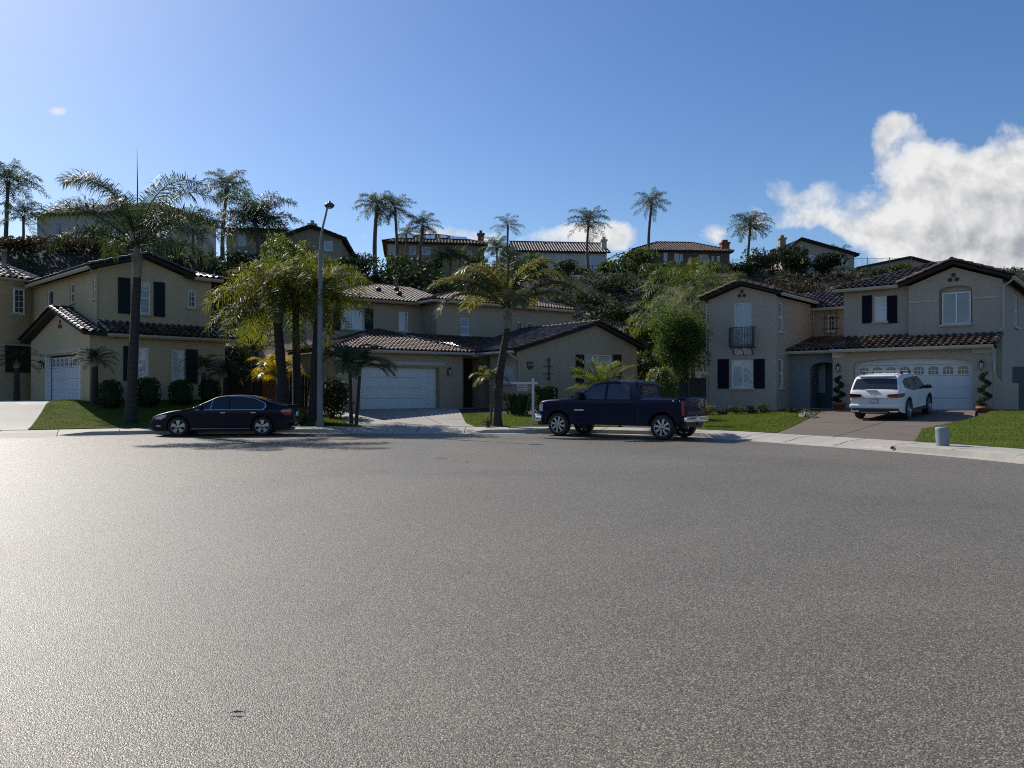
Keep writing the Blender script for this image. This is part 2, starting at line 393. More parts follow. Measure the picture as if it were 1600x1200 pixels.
def drape(name, poly, mat, dz=0.012, step=0.7, thick=0.0, zf=None):
    """a sheet cut to the polygon and laid on the ground"""
    poly = [V((p[0], p[1])) for p in poly]
    b = []
    for i in range(len(poly)):
        a, c = poly[i], poly[(i + 1) % len(poly)]; n = max(1, int((c - a).length / step))
        b += [a + (c - a) * (k / n) for k in range(n)]
    x0, x1 = min(p.x for p in b), max(p.x for p in b); y0, y1 = min(p.y for p in b), max(p.y for p in b)
    ins = []
    y = y0 + step / 2
    while y < y1:
        x = x0 + step / 2
        while x < x1:
            q = V((x, y))
            if inpoly(q, b) and min((q - c).length for c in b) > step * 0.4: ins.append(q)
            x += step
        y += step
    n = len(b)
    vs, es, fs, *_ = geometry.delaunay_2d_cdt(b + ins, [(i, (i + 1) % n) for i in range(n)], [], 1, 1e-5)
    zf = zf or gz
    mb = MB(); top = [V((v.x, v.y, zf(v.x, v.y) + dz)) for v in vs]
    fs = [tuple(f) if (vs[f[1]] - vs[f[0]]).cross(vs[f[2]] - vs[f[0]]) > 0 else tuple(reversed(f)) for f in fs]
    mb.add(top, fs)
    if thick:
        bt = [V((p.x, p.y, zf(p.x, p.y) + dz)) for p in b]
        for i in range(n):
            a, c = bt[i], bt[(i + 1) % n]; dn = V((0, 0, thick))
            mb.add([a, c, c - dn, a - dn], [(0, 1, 2, 3)])
    return mb.build(name, mat)
def inpoly(q, poly):
    r = False; j = len(poly) - 1
    for i in range(len(poly)):
        a, c = poly[i], poly[j]
        if (a.y > q.y) != (c.y > q.y) and q.x < (c.x - a.x) * (q.y - a.y) / (c.y - a.y) + a.x: r = not r
        j = i
    return r
# ------------------------------------------------------------------ ground, street, kerb, pavement
def ground_sheet():
    mb = MB(); xs = [-150, -110, -80] + [-60 + i * 1.5 for i in range(81)] + [80, 110, 150]
    ys = [-120, -60, -20, 0, 8] + [12 + i * 1.5 for i in range(68)] + [130, 160, 220, 300]
    def z(x, y):
        if y < 8: return -0.3
        d = curb_dist(x, y) if y < 60 else 20
        return gz(x, y) - 0.05 if d > 1.2 else -0.3
    vs = [V((x, y, z(x, y))) for y in ys for x in xs]; n = len(xs)
    fs = [(j * n + i, j * n + i + 1, (j + 1) * n + i + 1, (j + 1) * n + i) for j in range(len(ys) - 1) for i in range(n - 1)]
    mi = []
    mb.add(vs, fs, 0, True)
    for k, f in enumerate(mb.f):
        if mb.v[f[0]][1] > 49: mb.m[k] = 1
    return struct(mb.build('ground', [M['soil'], M['hill']]))
ground_sheet()
# the street: one sheet inside the kerb and on behind the camera
mb = MB()
pts = [V((p.x, p.y, 0)) for p in CP]; far = [V((p.x, -60, 0)) for p in CP]
mb.add(pts + far, [(i, len(pts) + i, len(pts) + i + 1, i + 1) for i in range(len(pts) - 1) if CP[i + 1].x > CP[i].x])
mb = MB(); poly = [V((p.x, p.y, 0)) for p in CP] + [V((10.2, -60, 0)), V((-60, -60, 0)), V((-60, 15, 0))]
tri = geometry.tessellate_polygon([poly])
mb.add(poly, [t if (poly[t[1]] - poly[t[0]]).cross(poly[t[2]] - poly[t[0]]).z > 0 else tuple(reversed(t)) for t in tri])
struct(mb.build('street', M['asphalt']))
# kerb height falls to almost nothing at the driveway crossings (given as spans of x along the kerb)
DROPS = [(-21.5, -15.8), (-6.2, -1.6), (7.2, 9.5)]
def kerb_h(p):
    h = 0.14
    for a, b in DROPS:
        t = sm((p.x - a + 0.8) / 0.8) * sm((b + 0.8 - p.x) / 0.8)
        if b > 9 and p.y < 19.0: t = 0
        h = min(h, lerp(0.14, 0.035, t))
    return h
gut = MB(); kb = MB(); sw = MB()
def ribbon(mb, prof, smooth=False):
    """prof: per kerb point a list of (distance outward, z)"""
    rows = []
    for i, p in enumerate(CP): rows.append([V((p.x + CN[i].x * d, p.y + CN[i].y * d, z)) for d, z in prof(i)])
    n = len(rows[0]); vs = [q for r in rows for q in r]
    mb.add(vs, [(i * n + j, i * n + j + 1, (i + 1) * n + j + 1, (i + 1) * n + j)[::-1] for i in range(len(rows) - 1) for j in range(n - 1)], 0, smooth)
ribbon(gut, lambda i: [(-0.42, 0.004), (0.0, 0.006)])
ribbon(kb, lambda i: [(0.0, 0.0), (0.02 + (0.14 - kerb_h(CP[i])) * 1.2, kerb_h(CP[i])), (0.17 + (0.14 - kerb_h(CP[i])) * 1.2, kerb_h(CP[i]) + 0.012)])
def swp(i):
    k = kerb_h(CP[i]); d0 = 0.17 + (0.14 - k) * 1.2
    return [(d0, k + 0.010), (d0 + 0.35, lerp(k + 0.01, 0.165, 0.6)), (1.5, 0.172), (1.52, 0.05)]
ribbon(sw, swp)
struct(gut.build('gutter_strip', M['kerb'])); struct(kb.build('kerb', M['kerb'])); struct(sw.build('sidewalk', M['concrete']))
# expansion joints across pavement and kerb
jb = MB(); acc = 0; nxt = 0
for i in range(1, len(CP)):
    acc += (CP[i] - CP[i - 1]).length
    if acc > nxt and CP[i].y > 8:
        nxt = acc + 1.6; p, n = CP[i], CN[i]; t = V((n.y, -n.x)) * 0.012
        k = kerb_h(p); d0 = 0.17 + (0.14 - k) * 1.2
        for (da, za, db, zb) in ((0.02, k + 0.004, d0, k + 0.016), (d0, k + 0.016, d0 + 0.35, lerp(k + 0.01, 0.165, 0.6) + 0.005), (d0 + 0.35, lerp(k + 0.01, 0.165, 0.6) + 0.005, 1.5, 0.177)):
            a = p + n * da; b = p + n * db
            jb.add([V((a.x - t.x, a.y - t.y, za)), V((a.x + t.x, a.y + t.y, za)), V((b.x + t.x, b.y + t.y, zb)), V((b.x - t.x, b.y - t.y, zb))], [(0, 1, 2, 3)])
struct(jb.build('pavement_joint_lines', M['deck']))

def off(i0, i1, d):  # points offset from the kerb between two x values
    return [CP[i] + CN[i] * d for i in range(len(CP)) if i0 <= CP[i].x <= i1 and CP[i].y > 12]
def G2(px, py): p = gp(px, py); return (p.x, p.y)
def at_d(x, d):
    '''the point offset by d from the kerb at a given kerb x'''
    for i in range(len(CP) - 1):
        a, b = CP[i], CP[i + 1]
        if a.x <= x <= b.x and a.y > 12: t = (x - a.x) / (b.x - a.x); q = a.lerp(b, t) + CN[i].lerp(CN[i + 1], t) * d; return (q.x, q.y)
E1, E2 = at_d(-16.75, 1.5), G2(72, 640)
E3, E4, E5 = at_d(-6.05, 1.5), (-6.55, 31), (-7.35, 33.1)
E6, E7, E8 = at_d(-1.45, 1.5), (-1.9, 31.6), (-2.3, 35)
E9, E10 = at_d(7.55, 1.5), G2(1283, 644)
E11, E12, E13 = at_d(9.92, 1.5), G2(1441, 672), G2(1523, 654)
# driveways
D1 = off(-23.5, -16.8, 1.5) + [E1, E2, G2(128, 627), G2(62, 624), (-25.5, 36.5), (-33, 34)]
struct(drive1 := drape('driveway', D1, M['drive_pale'], 0.03, 0.8, 0.1))
D2 = [E3] + off(-6.0, -1.5, 1.5) + [E6, E7, E8, (-3.0, 40.2), (-8.6, 36.2), E5, E4]
struct(drape('driveway', D2, M['drive_tan'], 0.03, 0.8, 0.1))
D3 = [E9] + off(7.6, 9.9, 1.5) + [E11, E12, E13, (20.1, 33.3), (15.2, 37.6), E10]
struct(drape('driveway', D3, M['drive_brown'], 0.03, 0.8, 0.1))
# scored joints in the driveways
jb = MB()
def score(a, b, w=0.012, n=10):
    a, b = V(a), V(b); t = (b - a).normalized(); t = V((-t.y, t.x)) * w
    for k in range(n):
        p, q = a.lerp(b, k / n), a.lerp(b, (k + 1) / n)
        jb.add([V((c.x, c.y, gz(c.x, c.y) + 0.036)) for c in (p - t, q - t, q + t, p + t)], [(0, 1, 2, 3)])
score(G2(1300, 684), G2(1404, 652)); score(G2(1262, 660), G2(1440, 667)); score(G2(690, 664), G2(640, 640)); score(G2(575, 655), G2(740, 657)); score(G2(0, 655), G2(60, 655))
struct(jb.build('driveway_joint_lines', M['deck']))
# lawns with their fringe of blades
def lawn(poly, mat=None, blades=14000, seed=1, label=''):
    o = struct(drape('lawn', poly, mat or M['lawn'], 0.045, 0.6, 0.09))
    rng = random.Random(seed); P2 = [V((p[0], p[1])) for p in poly]
    x0, x1 = min(p.x for p in P2), max(p.x for p in P2); y0, y1 = min(p.y for p in P2), max(p.y for p in P2)
    mb = MB(); n = 0
    while n < blades:
        q = V((rng.uniform(x0, x1), rng.uniform(y0, y1)))
        if not inpoly(q, P2): continue
        n += 1; h = rng.uniform(0.035, 0.085); a = rng.uniform(0, 2 * PI); w = 0.008
        z = gz(q.x, q.y) + 0.04; lx, ly = rng.gauss(0, 0.025), rng.gauss(0, 0.025)
        c, s_ = math.cos(a) * w, math.sin(a) * w
        mb.add([(q.x - c, q.y - s_, z), (q.x + c, q.y + s_, z), (q.x + lx, q.y + ly, z + h)], [(0, 1, 2)])
    g = mb.build('grass', M['blade']); struct(g, 'stuff')
    tag(g, label, 'grass')
L1 = [E1] + off(-16.7, -7.2, 1.5) + [G2(500, 640), G2(430, 634), G2(160, 630), G2(135, 630), E2]
lawn(L1, seed=1, label='mown grass blades of the lawn between the pale driveway and the lamp post')
L2 = off(-7.1, -6.1, 1.5) + [E3, E4, E5, (-8.9, 35.2), (-9.4, 34)]
lawn(L2, blades=5000, seed=2, label='grass strip beside the driveway under the twin-trunk palm')
L3 = [E6] + off(-1.4, 3.6, 1.5) + [(4.4, 31), (2.8, 34.2), (0.2, 34.8), (-1.6, 35.2), E8, E7]
lawn(L3, blades=9000, seed=3, label='grass around the white sign post and the king palm')
L4 = off(4.9, 7.5, 1.5) + [E9, E10, G2(1150, 646), G2(1075, 649)]
lawn(L4, blades=16000, seed=4, label='mown grass between the parked pickup and the brown driveway')
L5 = [E11] + off(9.95, 11.35, 1.5)[:] + [(13.0, 15.2), (22, 14), (27, 23), (25, 32.5), (20.7, 32.8), E13, E12]
L5 = [p for p in L5]
lawn(L5, blades=34000, seed=5, label='mown grass behind the blue grey utility pedestal')

# ------------------------------------------------------------------ houses
class Fr:
    """a house's own frame: origin on the ground, x along the street front, y into the plot"""
    def __init__(s, px, Y, ang, z):
        s.o = V((X(px, Y), Y)); s.a = math.radians(ang); s.z = z
        s.u = V((math.cos(s.a), math.sin(s.a))); s.d = V((-math.sin(s.a), math.cos(s.a)))
        s.cam = V((-s.o.dot(s.u), -s.o.dot(s.d)))
    def ray(s, px): r = V(((px - CX) / FO, 1.0)); return V((r.dot(s.u), r.dot(s.d)))
class Pl:
    """a vertical plane of a house: a runs left to right as seen from outside"""
    def __init__(s, fr, o, e): s.fr = fr; s.o = V(o); s.e = V(e); s.n = V((s.e.y, -s.e.x))
    def hit(s, px, n=0.0):
        d = s.fr.ray(px); Y = (n - (s.fr.cam - s.o).dot(s.n)) / d.dot(s.n)
        return (s.fr.cam + d * Y - s.o).dot(s.e), Y
    def a(s, px, n=0.0): return s.hit(px, n)[0]
    def z(s, px, py, n=0.0): return Z(py, s.hit(px, n)[1]) - s.fr.z
    def pt(s, a, z, n=0.0): q = s.o + s.e * a + s.n * n; return V((q.x, q.y, z))
    def rect(s, x0, x1, y0, y1, n=0.0):
        xm = (x0 + x1) / 2; return s.a(x0, n), s.a(x1, n), s.z(xm, y1, n), s.z(xm, y0, n)
def front(fr, t): return Pl(fr, (0, t), (1, 0))
def rside(fr, s): return Pl(fr, (s, 0), (0, 1))
def lside(fr, s): return Pl(fr, (s, 0), (0, -1))
def pbox(mb, p, a0, a1, z0, z1, n0, n1, mi=0):
    c = [p.pt(a, z, n) for n in (n0, n1) for z in (z0, z1) for a in (a0, a1)]
    mb.add(c, [(0, 2, 3, 1), (4, 5, 7, 6), (0, 1, 5, 4), (2, 6, 7, 3), (0, 4, 6, 2), (1, 3, 7, 5)], mi)
def rect2(a0, a1, z0, z1): return [(a0, z0), (a1, z0), (a1, z1), (a0, z1)]
def archp(a0, a1, z0, z1, rise, n=10):
    """opening with a segmental arched head"""
    out = [(a0, z0), (a1, z0), (a1, z1 - rise)]
    for k in range(1, n):
        t = PI * k / n; out.append(((a0 + a1) / 2 + (a1 - a0) / 2 * math.cos(t), z1 - rise + rise * math.sin(t)))
    return out + [(a0, z1 - rise)]
def wall(mb, p, outline, holes=(), rec=0.12, mi=0):
    polys = [[V((a, z, 0)) for a, z in q] for q in [outline] + list(holes)]
    flat = [v for q in polys for v in q]
    vs = [p.pt(v.x, v.y) for v in flat]; n3 = V((p.n.x, p.n.y, 0)); fs = []
    for t in geometry.tessellate_polygon(polys):
        nn = (vs[t[1]] - vs[t[0]]).cross(vs[t[2]] - vs[t[0]]); fs.append(t if nn.dot(n3) > 0 else tuple(reversed(t)))
    mb.add(vs, fs, mi)
    for h in holes:
        k = len(h)
        for i in range(k):
            (a, z), (b, w) = h[i], h[(i + 1) % k]
            mb.add([p.pt(a, z), p.pt(b, w), p.pt(b, w, -rec), p.pt(a, z, -rec)], [(0, 1, 2, 3)], mi)
def window(par, p, r, rec=0.1, fw=0.055, nx=1, nz=1, mat='blinds', sill=True, frame='white', meet=False, split=None, sillmat=None, proud=0.0):
    a0, a1, z0, z1 = r; mb = MB(); b, f = -rec - 0.03, -rec + 0.05 + proud
    pbox(mb, p, a0, a1, z0, z0 + fw, b, f); pbox(mb, p, a0, a1, z1 - fw, z1, b, f)
    pbox(mb, p, a0, a0 + fw, z0 + fw, z1 - fw, b, f); pbox(mb, p, a1 - fw, a1, z0 + fw, z1 - fw, b, f)
    if meet: zm = (z0 + z1) / 2; pbox(mb, p, a0 + fw, a1 - fw, zm - 0.025, zm + 0.025, b, f - 0.012)
    if split is not None: am = lerp(a0, a1, split); pbox(mb, p, am - 0.03, am + 0.03, z0 + fw, z1 - fw, b, f - 0.01)
    g = 0.011
    for k in range(1, nx): a = lerp(a0, a1, k / nx); pbox(mb, p, a - g, a + g, z0 + fw, z1 - fw, b, -rec + 0.022 + proud)
    for k in range(1, nz): z = lerp(z0, z1, k / nz); pbox(mb, p, a0 + fw, a1 - fw, z - g, z + g, b, -rec + 0.019 + proud)
    w = mb.build('window', M[frame], par)
    pm = MB(); pbox(pm, p, a0 + fw * 0.5, a1 - fw * 0.5, z0 + fw * 0.5, z1 - fw * 0.5, -rec - 0.02, -rec + 0.012 + proud); pm.build('pane', M[mat], w)
    if sill:
        sm_ = MB(); pbox(sm_, p, a0 - 0.1, a1 + 0.1, z0 - 0.1, z0 - 0.003, -0.02, 0.09); sm_.build('sill', sillmat or M['trim'], w)
    return w
def shutter(par, p, a0, a1, z0, z1, mat):
    mb = MB(); pbox(mb, p, a0, a1, z0, z1, 0.002, 0.035); fw = 0.05
    for q in ((a0, a0 + fw, z0, z1), (a1 - fw, a1, z0, z1), (a0 + fw, a1 - fw, z0, z0 + fw), (a0 + fw, a1 - fw, z1 - fw, z1), (a0 + fw, a1 - fw, (z0 + z1) / 2 - 0.04, (z0 + z1) / 2 + 0.04)): pbox(mb, p, *q, 0.036, 0.055)
    z = z0 + fw + 0.03
    while z < z1 - fw - 0.04:
        c = [p.pt(a, zz, n) for a in (a0 + fw, a1 - fw) for zz, n in ((z, 0.052), (z + 0.05, 0.037))]
        mb.add(c, [(0, 2, 3, 1)]); z += 0.062
    return mb.build('shutter', mat, par)
def garage_door(par, p, r, rec=0.25, rows=4, cols=8, lites=0, seg=True):
    a0, a1, z0, z1 = r; mb = MB(); h = (z1 - z0) / rows; w = (a1 - a0) / cols
    for i in range(rows):
        pbox(mb, p, a0, a1, z0 + i * h + 0.006, z0 + (i + 1) * h - 0.006, -rec - 0.05, -rec)
        for j in range(cols):
            if lites and i == rows - 1: continue
            b0, b1, c0, c1 = a0 + j * w + 0.09 * w, a0 + (j + 1) * w - 0.09 * w, z0 + i * h + 0.16 * h, z0 + (i + 1) * h - 0.16 * h
            for q in ((b0, b1, c0, c0 + 0.02), (b0, b1, c1 - 0.02, c1), (b0, b0 + 0.02, c0 + 0.02, c1 - 0.02), (b1 - 0.02, b1, c0 + 0.02, c1 - 0.02)): pbox(mb, p, *q, -rec, -rec + 0.012)
    d = mb.build('garage_door', M['door'], par)
    if lites:
        w = (a1 - a0) / lites; zt = z1 - 0.15 * h; zb = z1 - 0.85 * h
        for j in range(lites):
            b0, b1 = a0 + j * w + 0.16 * w, a0 + (j + 1) * w - 0.16 * w; g = MB()
            hh = archp(b0, b1, zb, zt, (zt - zb) * 0.33, 8)
            g.add([p.pt(a, z, -rec + 0.006) for a, z in hh], [tuple(range(len(hh)))]); g.build('pane', M['glass'], d)
            f = MB()
            for k in (1, 2): a = lerp(b0, b1, k / 3); pbox(f, p, a - 0.014, a + 0.014, zb, zt - 0.02, -rec + 0.008, -rec + 0.02)
            zm = lerp(zb, zt, 0.5); pbox(f, p, b0, b1, zm - 0.014, zm + 0.014, -rec + 0.008, -rec + 0.018)
            f.build('glazing_bar', M['door'], d)
    return d
TW, TL = 0.29, 0.37
def tiles(mb, poly, mi=0, md=1, w=TW, L=TL, lod=1, seed=0, under=0.12):
    """a roof slope laid with barrel tiles; poly[0]->poly[1] is the eave, left to right seen from outside"""
    poly = [V(p) for p in poly]; rng = random.Random(seed + int(poly[0].x * 100))
    e = (poly[1] - poly[0]).normalized(); N = None
    for q in poly[2:]:
        c = e.cross(q - poly[0])
        if c.length > 1e-4: N = c.normalized(); break
    v = N.cross(e); o = poly[0]
    q2 = [V(((p - o).dot(e), (p - o).dot(v))) for p in poly]
    n = len(poly)
    mb.add(poly + [p - V((0, 0, under)) for p in poly], [tuple(range(n)), tuple(reversed(range(n, 2 * n)))] + [(i, i + n, (i + 1) % n + n, (i + 1) % n) for i in range(n)], md)
    x0, x1 = min(p.x for p in q2), max(p.x for p in q2); y1 = max(p.y for p in q2)
    prof = [(0, 0.0), (0.06, 0.045), (0.17, 0.078), (0.30, 0.085), (0.43, 0.078), (0.54, 0.045), (0.60, 0.004), (0.80, -0.004), (1.0, 0.0)] if lod else [(0, 0.0), (0.14, 0.075), (0.44, 0.075), (0.60, 0.0), (1.0, 0.0)]
    m = len(prof); j = 0
    while j * L < y1:
        k = math.floor(x0 / w)
        while k * w < x1:
            cx, cy = (k + 0.5) * w, (j + 0.5) * L
            if inpoly(V((cx, cy)), q2):
                dz = rng.uniform(-0.006, 0.008); sk = rng.gauss(0, 0.006); ys = j * L - (0.05 if j == 0 else 0.03) + rng.gauss(0, 0.006)
                lo = [o + e * (k * w + a * w) + v * ys + N * (h + 0.05 + dz) for a, h in prof]
                hi = [o + e * (k * w + a * w + sk) + v * ((j + 1) * L) + N * (h * 0.9 + 0.016) for a, h in prof]
                fs = [(i, i + 1, m + i + 1, m + i) for i in range(m - 1)]
                vs = lo + hi
                if lod:
                    vs = vs + [p - N * 0.03 for p in lo]; fs += [(2 * m + i, 2 * m + i + 1, i + 1, i) for i in range(m - 1)]
                mb.add(vs, fs, mi, False)
            k += 1
        j += 1
def caps(mb, p0, p1, r=0.12, L=0.40, mi=0, up=None, lift=0.03):
    """ridge, hip or rake tiles along a line"""
    p0, p1 = V(p0), V(p1); d = (p1 - p0); ln = d.length; d.normalize(); n = max(1, round(ln / L)); L = ln / n
    side = d.cross(V((0, 0, 1))).normalized(); up = side.cross(d).normalized(); K = 7
    for i in range(n):
        a = p0 + d * (i * L - 0.02) + up * (lift + 0.02); b = p0 + d * ((i + 1) * L + 0.02) + up * lift
        ring = lambda c, rr: [c + side * (math.cos(PI * k / (K - 1)) * rr) + up * (math.sin(PI * k / (K - 1)) * rr) for k in range(K)]
        vs = ring(a, r) + ring(b, r * 0.82)
        mb.add(vs, [(k, k + 1, K + k + 1, K + k) for k in range(K - 1)] + [tuple(reversed(range(K)))], mi)
def gutter(par, pts, mat, h=0.13, w=0.11):
    """a moulded eave gutter following the eave points (outer edge given)"""
    mb = MB()
    for a, b in zip(pts, pts[1:]):
        a, b = V(a), V(b); d = (b - a).normalized(); s = d.cross(V((0, 0, 1)))
        prof = [(0, 0), (0.0, -h), (0.03, -h - 0.015), (w * 0.9, -h * 0.55), (w, 0), (w - 0.015, 0.0), (w - 0.02, -0.03)]
        mb.add([a + s * x + V((0, 0, z)) for x, z in prof] + [b + s * x + V((0, 0, z)) for x, z in prof], [(i, i + 1, len(prof) + i + 1, len(prof) + i) for i in range(len(prof) - 1)])
        mb.add([a + s * x + V((0, 0, z)) for x, z in prof], [tuple(range(len(prof)))]); mb.add([b + s * x + V((0, 0, z)) for x, z in prof], [tuple(reversed(range(len(prof))))])
    return mb.build('gutter', mat, par)
def downpipe(par, pts, mat, r=0.04): mb = MB(); mb.tube(pts, r, 8); return mb.build('downpipe', mat, par)
def pipe_vent(par, p, h=0.5, r=0.06):
    mb = MB(); mb.lathe([(r, -0.2), (r, h), (r * 1.25, h + 0.01), (r * 1.25, h + 0.09), (0.001, h + 0.1)], 10, lambda q: q + V(p)); return mb.build('vent_pipe', M['steel'], par)
def lantern(par, p, a, z):
    """carriage lamp on a bracket"""
    mb = MB(); c = lambda q: p.pt(a, z, 0.16) + q
    pbox(mb, p, a - 0.05, a + 0.05, z - 0.12, z + 0.12, 0.002, 0.02); mb.tube([p.pt(a, z + 0.05, 0.02), p.pt(a, z + 0.26, 0.08), p.pt(a, z + 0.24, 0.16)], 0.012, 6)
    mb.lathe([(0.005, 0.30), (0.012, 0.24), (0.03, 0.22), (0.10, 0.14), (0.105, 0.12), (0.05, 0.12)], 6, c, smooth=False)
    mb.lathe([(0.06, -0.14), (0.05, -0.16), (0.015, -0.18), (0.02, -0.22), (0.002, -0.24)], 6, c, smooth=False)
    for k in range(6): t = 2 * PI * k / 6; mb.tube([c(V((0.085 * math.cos(t), 0.085 * math.sin(t), 0.12))), c(V((0.058 * math.cos(t), 0.058 * math.sin(t), -0.14)))], 0.008, 4)
    o = mb.build('wall_lantern', M['iron'], par); g = MB(); g.lathe([(0.08, 0.12), (0.055, -0.14)], 6, c, smooth=False); g.build('lantern_glass', M['lampglass'], o); return o
def gable_vent(par, p, a, z, r=0.085):
    mb = MB()
    for da, dz in ((0, 0.15), (-0.13, -0.06), (0.13, -0.06)):
        ring = [(r * math.cos(2 * PI * k / 14), r * math.sin(2 * PI * k / 14)) for k in range(14)]
        mb.add([p.pt(a + da + x, z + dz + y, 0.012) for x, y in ring], [tuple(range(14))], 0)
        mb.add([p.pt(a + da + x * s, z + dz + y * s, n) for s, n in ((1.0, 0.002), (1.18, 0.03), (1.0, 0.03), (0.98, 0.004)) for x, y in ring], [(k * 14 + i, k * 14 + (i + 1) % 14, (k + 1) * 14 + (i + 1) % 14, (k + 1) * 14 + i) for k in range(3) for i in range(14)], 1)
    return mb.build('gable_vent', [M['black'], M['terracotta']], par)
# ------------------------------------------------------------------ the three houses round the turning circle
RM = lambda t: [t, M['deck']]
def shell(par, mat, items):
    """walls of one house part: (plane, outline, holes, recess) each"""
    mb = MB()
    for it in items: wall(mb, *it)
    return mb.build('wall', mat, par)
def trim_bar(par, p, boxes, mat=None, name='trim_band'):
    for b in boxes: mb = MB(); pbox(mb, p, *b); o = mb.build(name, mat or M['trim'], par)
    return o

def house_grey():
    F = Fr(1550, 33.0, -40, PAD3)
    H = thing('house', 'grey beige house with navy shutters, wide arched garage and iron balcony', 'house', (F.o.x, F.o.y, F.z), F.a, 'houses around the turning circle')
    G = front(F, 0); UG = front(F, 1.2); UR = front(F, 1.5); W = front(F, -1.0); WR = rside(F, -9.0); LK = front(F, 4.4); EN = front(F, 0.7); RS = rside(F, 0.22)
    gd = (-5.56, -0.84, 0.0, 2.05)
    uw = UG.rect(1471, 1516, 456, 506); sw_ = UR.rect(1366, 1385, 463, 502); bd = W.rect(1147, 1174, 473, 553); lw = W.rect(1143, 1177, 562, 606)
    s1 = WR.rect(1217, 1224, 473, 518); s2 = WR.rect(1217, 1224, 561, 606); lk = LK.rect(1293.5, 1304, 492, 517.5); rw = RS.rect(1585, 1591, 460, 511)
    r = lambda q: rect2(*q)
    ua = archp(uw[0] - 0.1, uw[1] + 0.08, uw[2] - 0.03, uw[3] + 0.28, 0.2)
    shell(H, M['stuccoC'], [
        (G, [(-6.62, -0.5), (0, -0.5), (0, 2.72), (-6.62, 2.72)], [archp(-5.66, -0.74, 0.0, 2.36, 0.24)], 0.32),
        (lside(F, -6.62), [(-4.4, -0.5), (0, -0.5), (0, 2.72), (-4.4, 2.72)]), (rside(F, 0), [(0, -0.5), (1.2, -0.5), (1.2, 2.72), (0, 2.72)]),
        (UG, [(-3.53, 2.9), (0.22, 2.9), (0.22, 5.78), (-1.67, 6.5), (-3.53, 5.78)], [ua], 0.2),
        (UG, [(0, -0.5), (0.22, -0.5), (0.22, 2.9), (0, 2.9)]), (lside(F, -3.53), [(-1.5, 2.9), (-1.2, 2.9), (-1.2, 5.78), (-1.5, 5.78)]),
        (UR, [(-6.55, 2.9), (-3.53, 2.9), (-3.53, 5.84), (-6.55, 5.84)], [r(sw_)], 0.1),
        (lside(F, -6.55), [(-8.7, 2.9), (-1.5, 2.9), (-1.5, 5.84), (-8.7, 5.84)]),
        (RS, [(1.2, -0.6), (8.75, -0.6), (8.75, 5.84), (1.2, 5.84)], [r(rw)], 0.1),
        (W, [(-12.61, -0.5), (-9.0, -0.5), (-9.0, 5.62), (-10.8, 6.2), (-12.61, 5.62)], [r(bd), r(lw)], 0.1),
        (WR, [(-1, -0.5), (4.4, -0.5), (4.4, 5.55), (-1, 5.55)], [r(s1), r(s2)], 0.1),
        (lside(F, -12.61), [(-8, -0.5), (1, -0.5), (1, 5.6), (-8, 5.6)]),
        (LK, [(-9.0, 3.3), (-6.55, 3.3), (-6.55, 5.3), (-9.0, 5.3)], [r(lk)], 0.1),
        (Pl(F, (0.22, 8.75), (-1, 0)), [(0, -0.5), (12.83, -0.5), (12.83, 5.6), (0, 5.6)])])
    shell(H, M['stuccoC2'], [(EN, [(-9.0, -0.5), (-6.62, -0.5), (-6.62, 2.75), (-9.0, 2.75)], [archp(EN.a(1266), -6.66, 0.0, EN.z(1285, 566), 0.3)], 1.3)])
    # the low curved wall beside the garage
    mb = MB(); o = [(0.0, -0.5), (0.92, -0.5), (0.92, 1.18), (0.42, 1.2), (0.26, 1.3), (0.15, 1.5), (0.06, 1.8), (0.0, 2.2)]
    for n in (0.0, -0.28): mb.add([G.pt(a + 0.002, z, n - 0.02) for a, z in o], [tuple(range(8)) if n == 0 else tuple(reversed(range(8)))])
    k = len(o)
    mb.add([G.pt(a + 0.002, z, n - 0.02) for n in (0, -0.28) for a, z in o], [(i, i + k, (i + 1) % k + k, (i + 1) % k) for i in range(k)]); mb.build('wing_wall', M['stuccoC'], H)
    # entry
    ed = EN.rect(1275, 1297, 571, 640); q = front(F, 1.95)
    mb = MB(); pbox(mb, q, -9.0, -6.63, -0.05, 2.72, -0.1, -0.02); d = mb.build('entry_door', M['teal'], H)
    mb = MB(); a0, a1 = q.a(1274), q.a(1290); pbox(mb, q, a0, a1, 0.75, 2.25, -0.015, 0.01); mb.build('pane', M['curtain'], d)
    mb = MB()
    for b in ((a0 - 0.05, a0, 0.7, 2.3), (a1, a1 + 0.05, 0.7, 2.3), (a0, a1, 0.7, 0.75), (a0, a1, 2.25, 2.3)): pbox(mb, q, *b, -0.015, 0.03)
    mb.build('door_frame', M['teal'], d)
    garage_door(H, G, gd, 0.32, 4, 8, 8)
    trim_bar(H, G, [(-5.66, -0.74, 2.06, 2.4, -0.4, -0.33), (-5.66, -5.57, 0, 2.06, -0.4, -0.30), (-0.83, -0.74, 0, 2.06, -0.4, -0.30)], M['door'], 'door_casing')
    window(H, UG, uw, 0.2, split=0.5, mat='blinds'); window(H, UR, sw_, meet=True, mat='blindsw'); window(H, W, bd, mat='curtain', sill=False, nx=2, nz=1)
    window(H, W, lw, split=0.5, mat='blindsw'); window(H, WR, s1, meet=True, mat='blinds'); window(H, WR, s2, meet=True, mat='blinds'); window(H, LK, lk, nx=2, nz=3, mat='glass'); window(H, RS, rw, meet=True, mat='blindsw')
    for a, b in ((1347.5, 1362.5), (1386.5, 1402)): x = UR.rect(a, b, 462, 505); shutter(H, UR, *x, M['shutter_n'])
    for a, b in ((1122, 1139), (1178, 1195)): x = W.rect(a, b, 561, 607); shutter(H, W, *x, M['shutter_n'])
    gable_vent(H, W, -10.78, W.z(1159, 460)); gable_vent(H, UG, -1.67, UG.z(1488, 435))
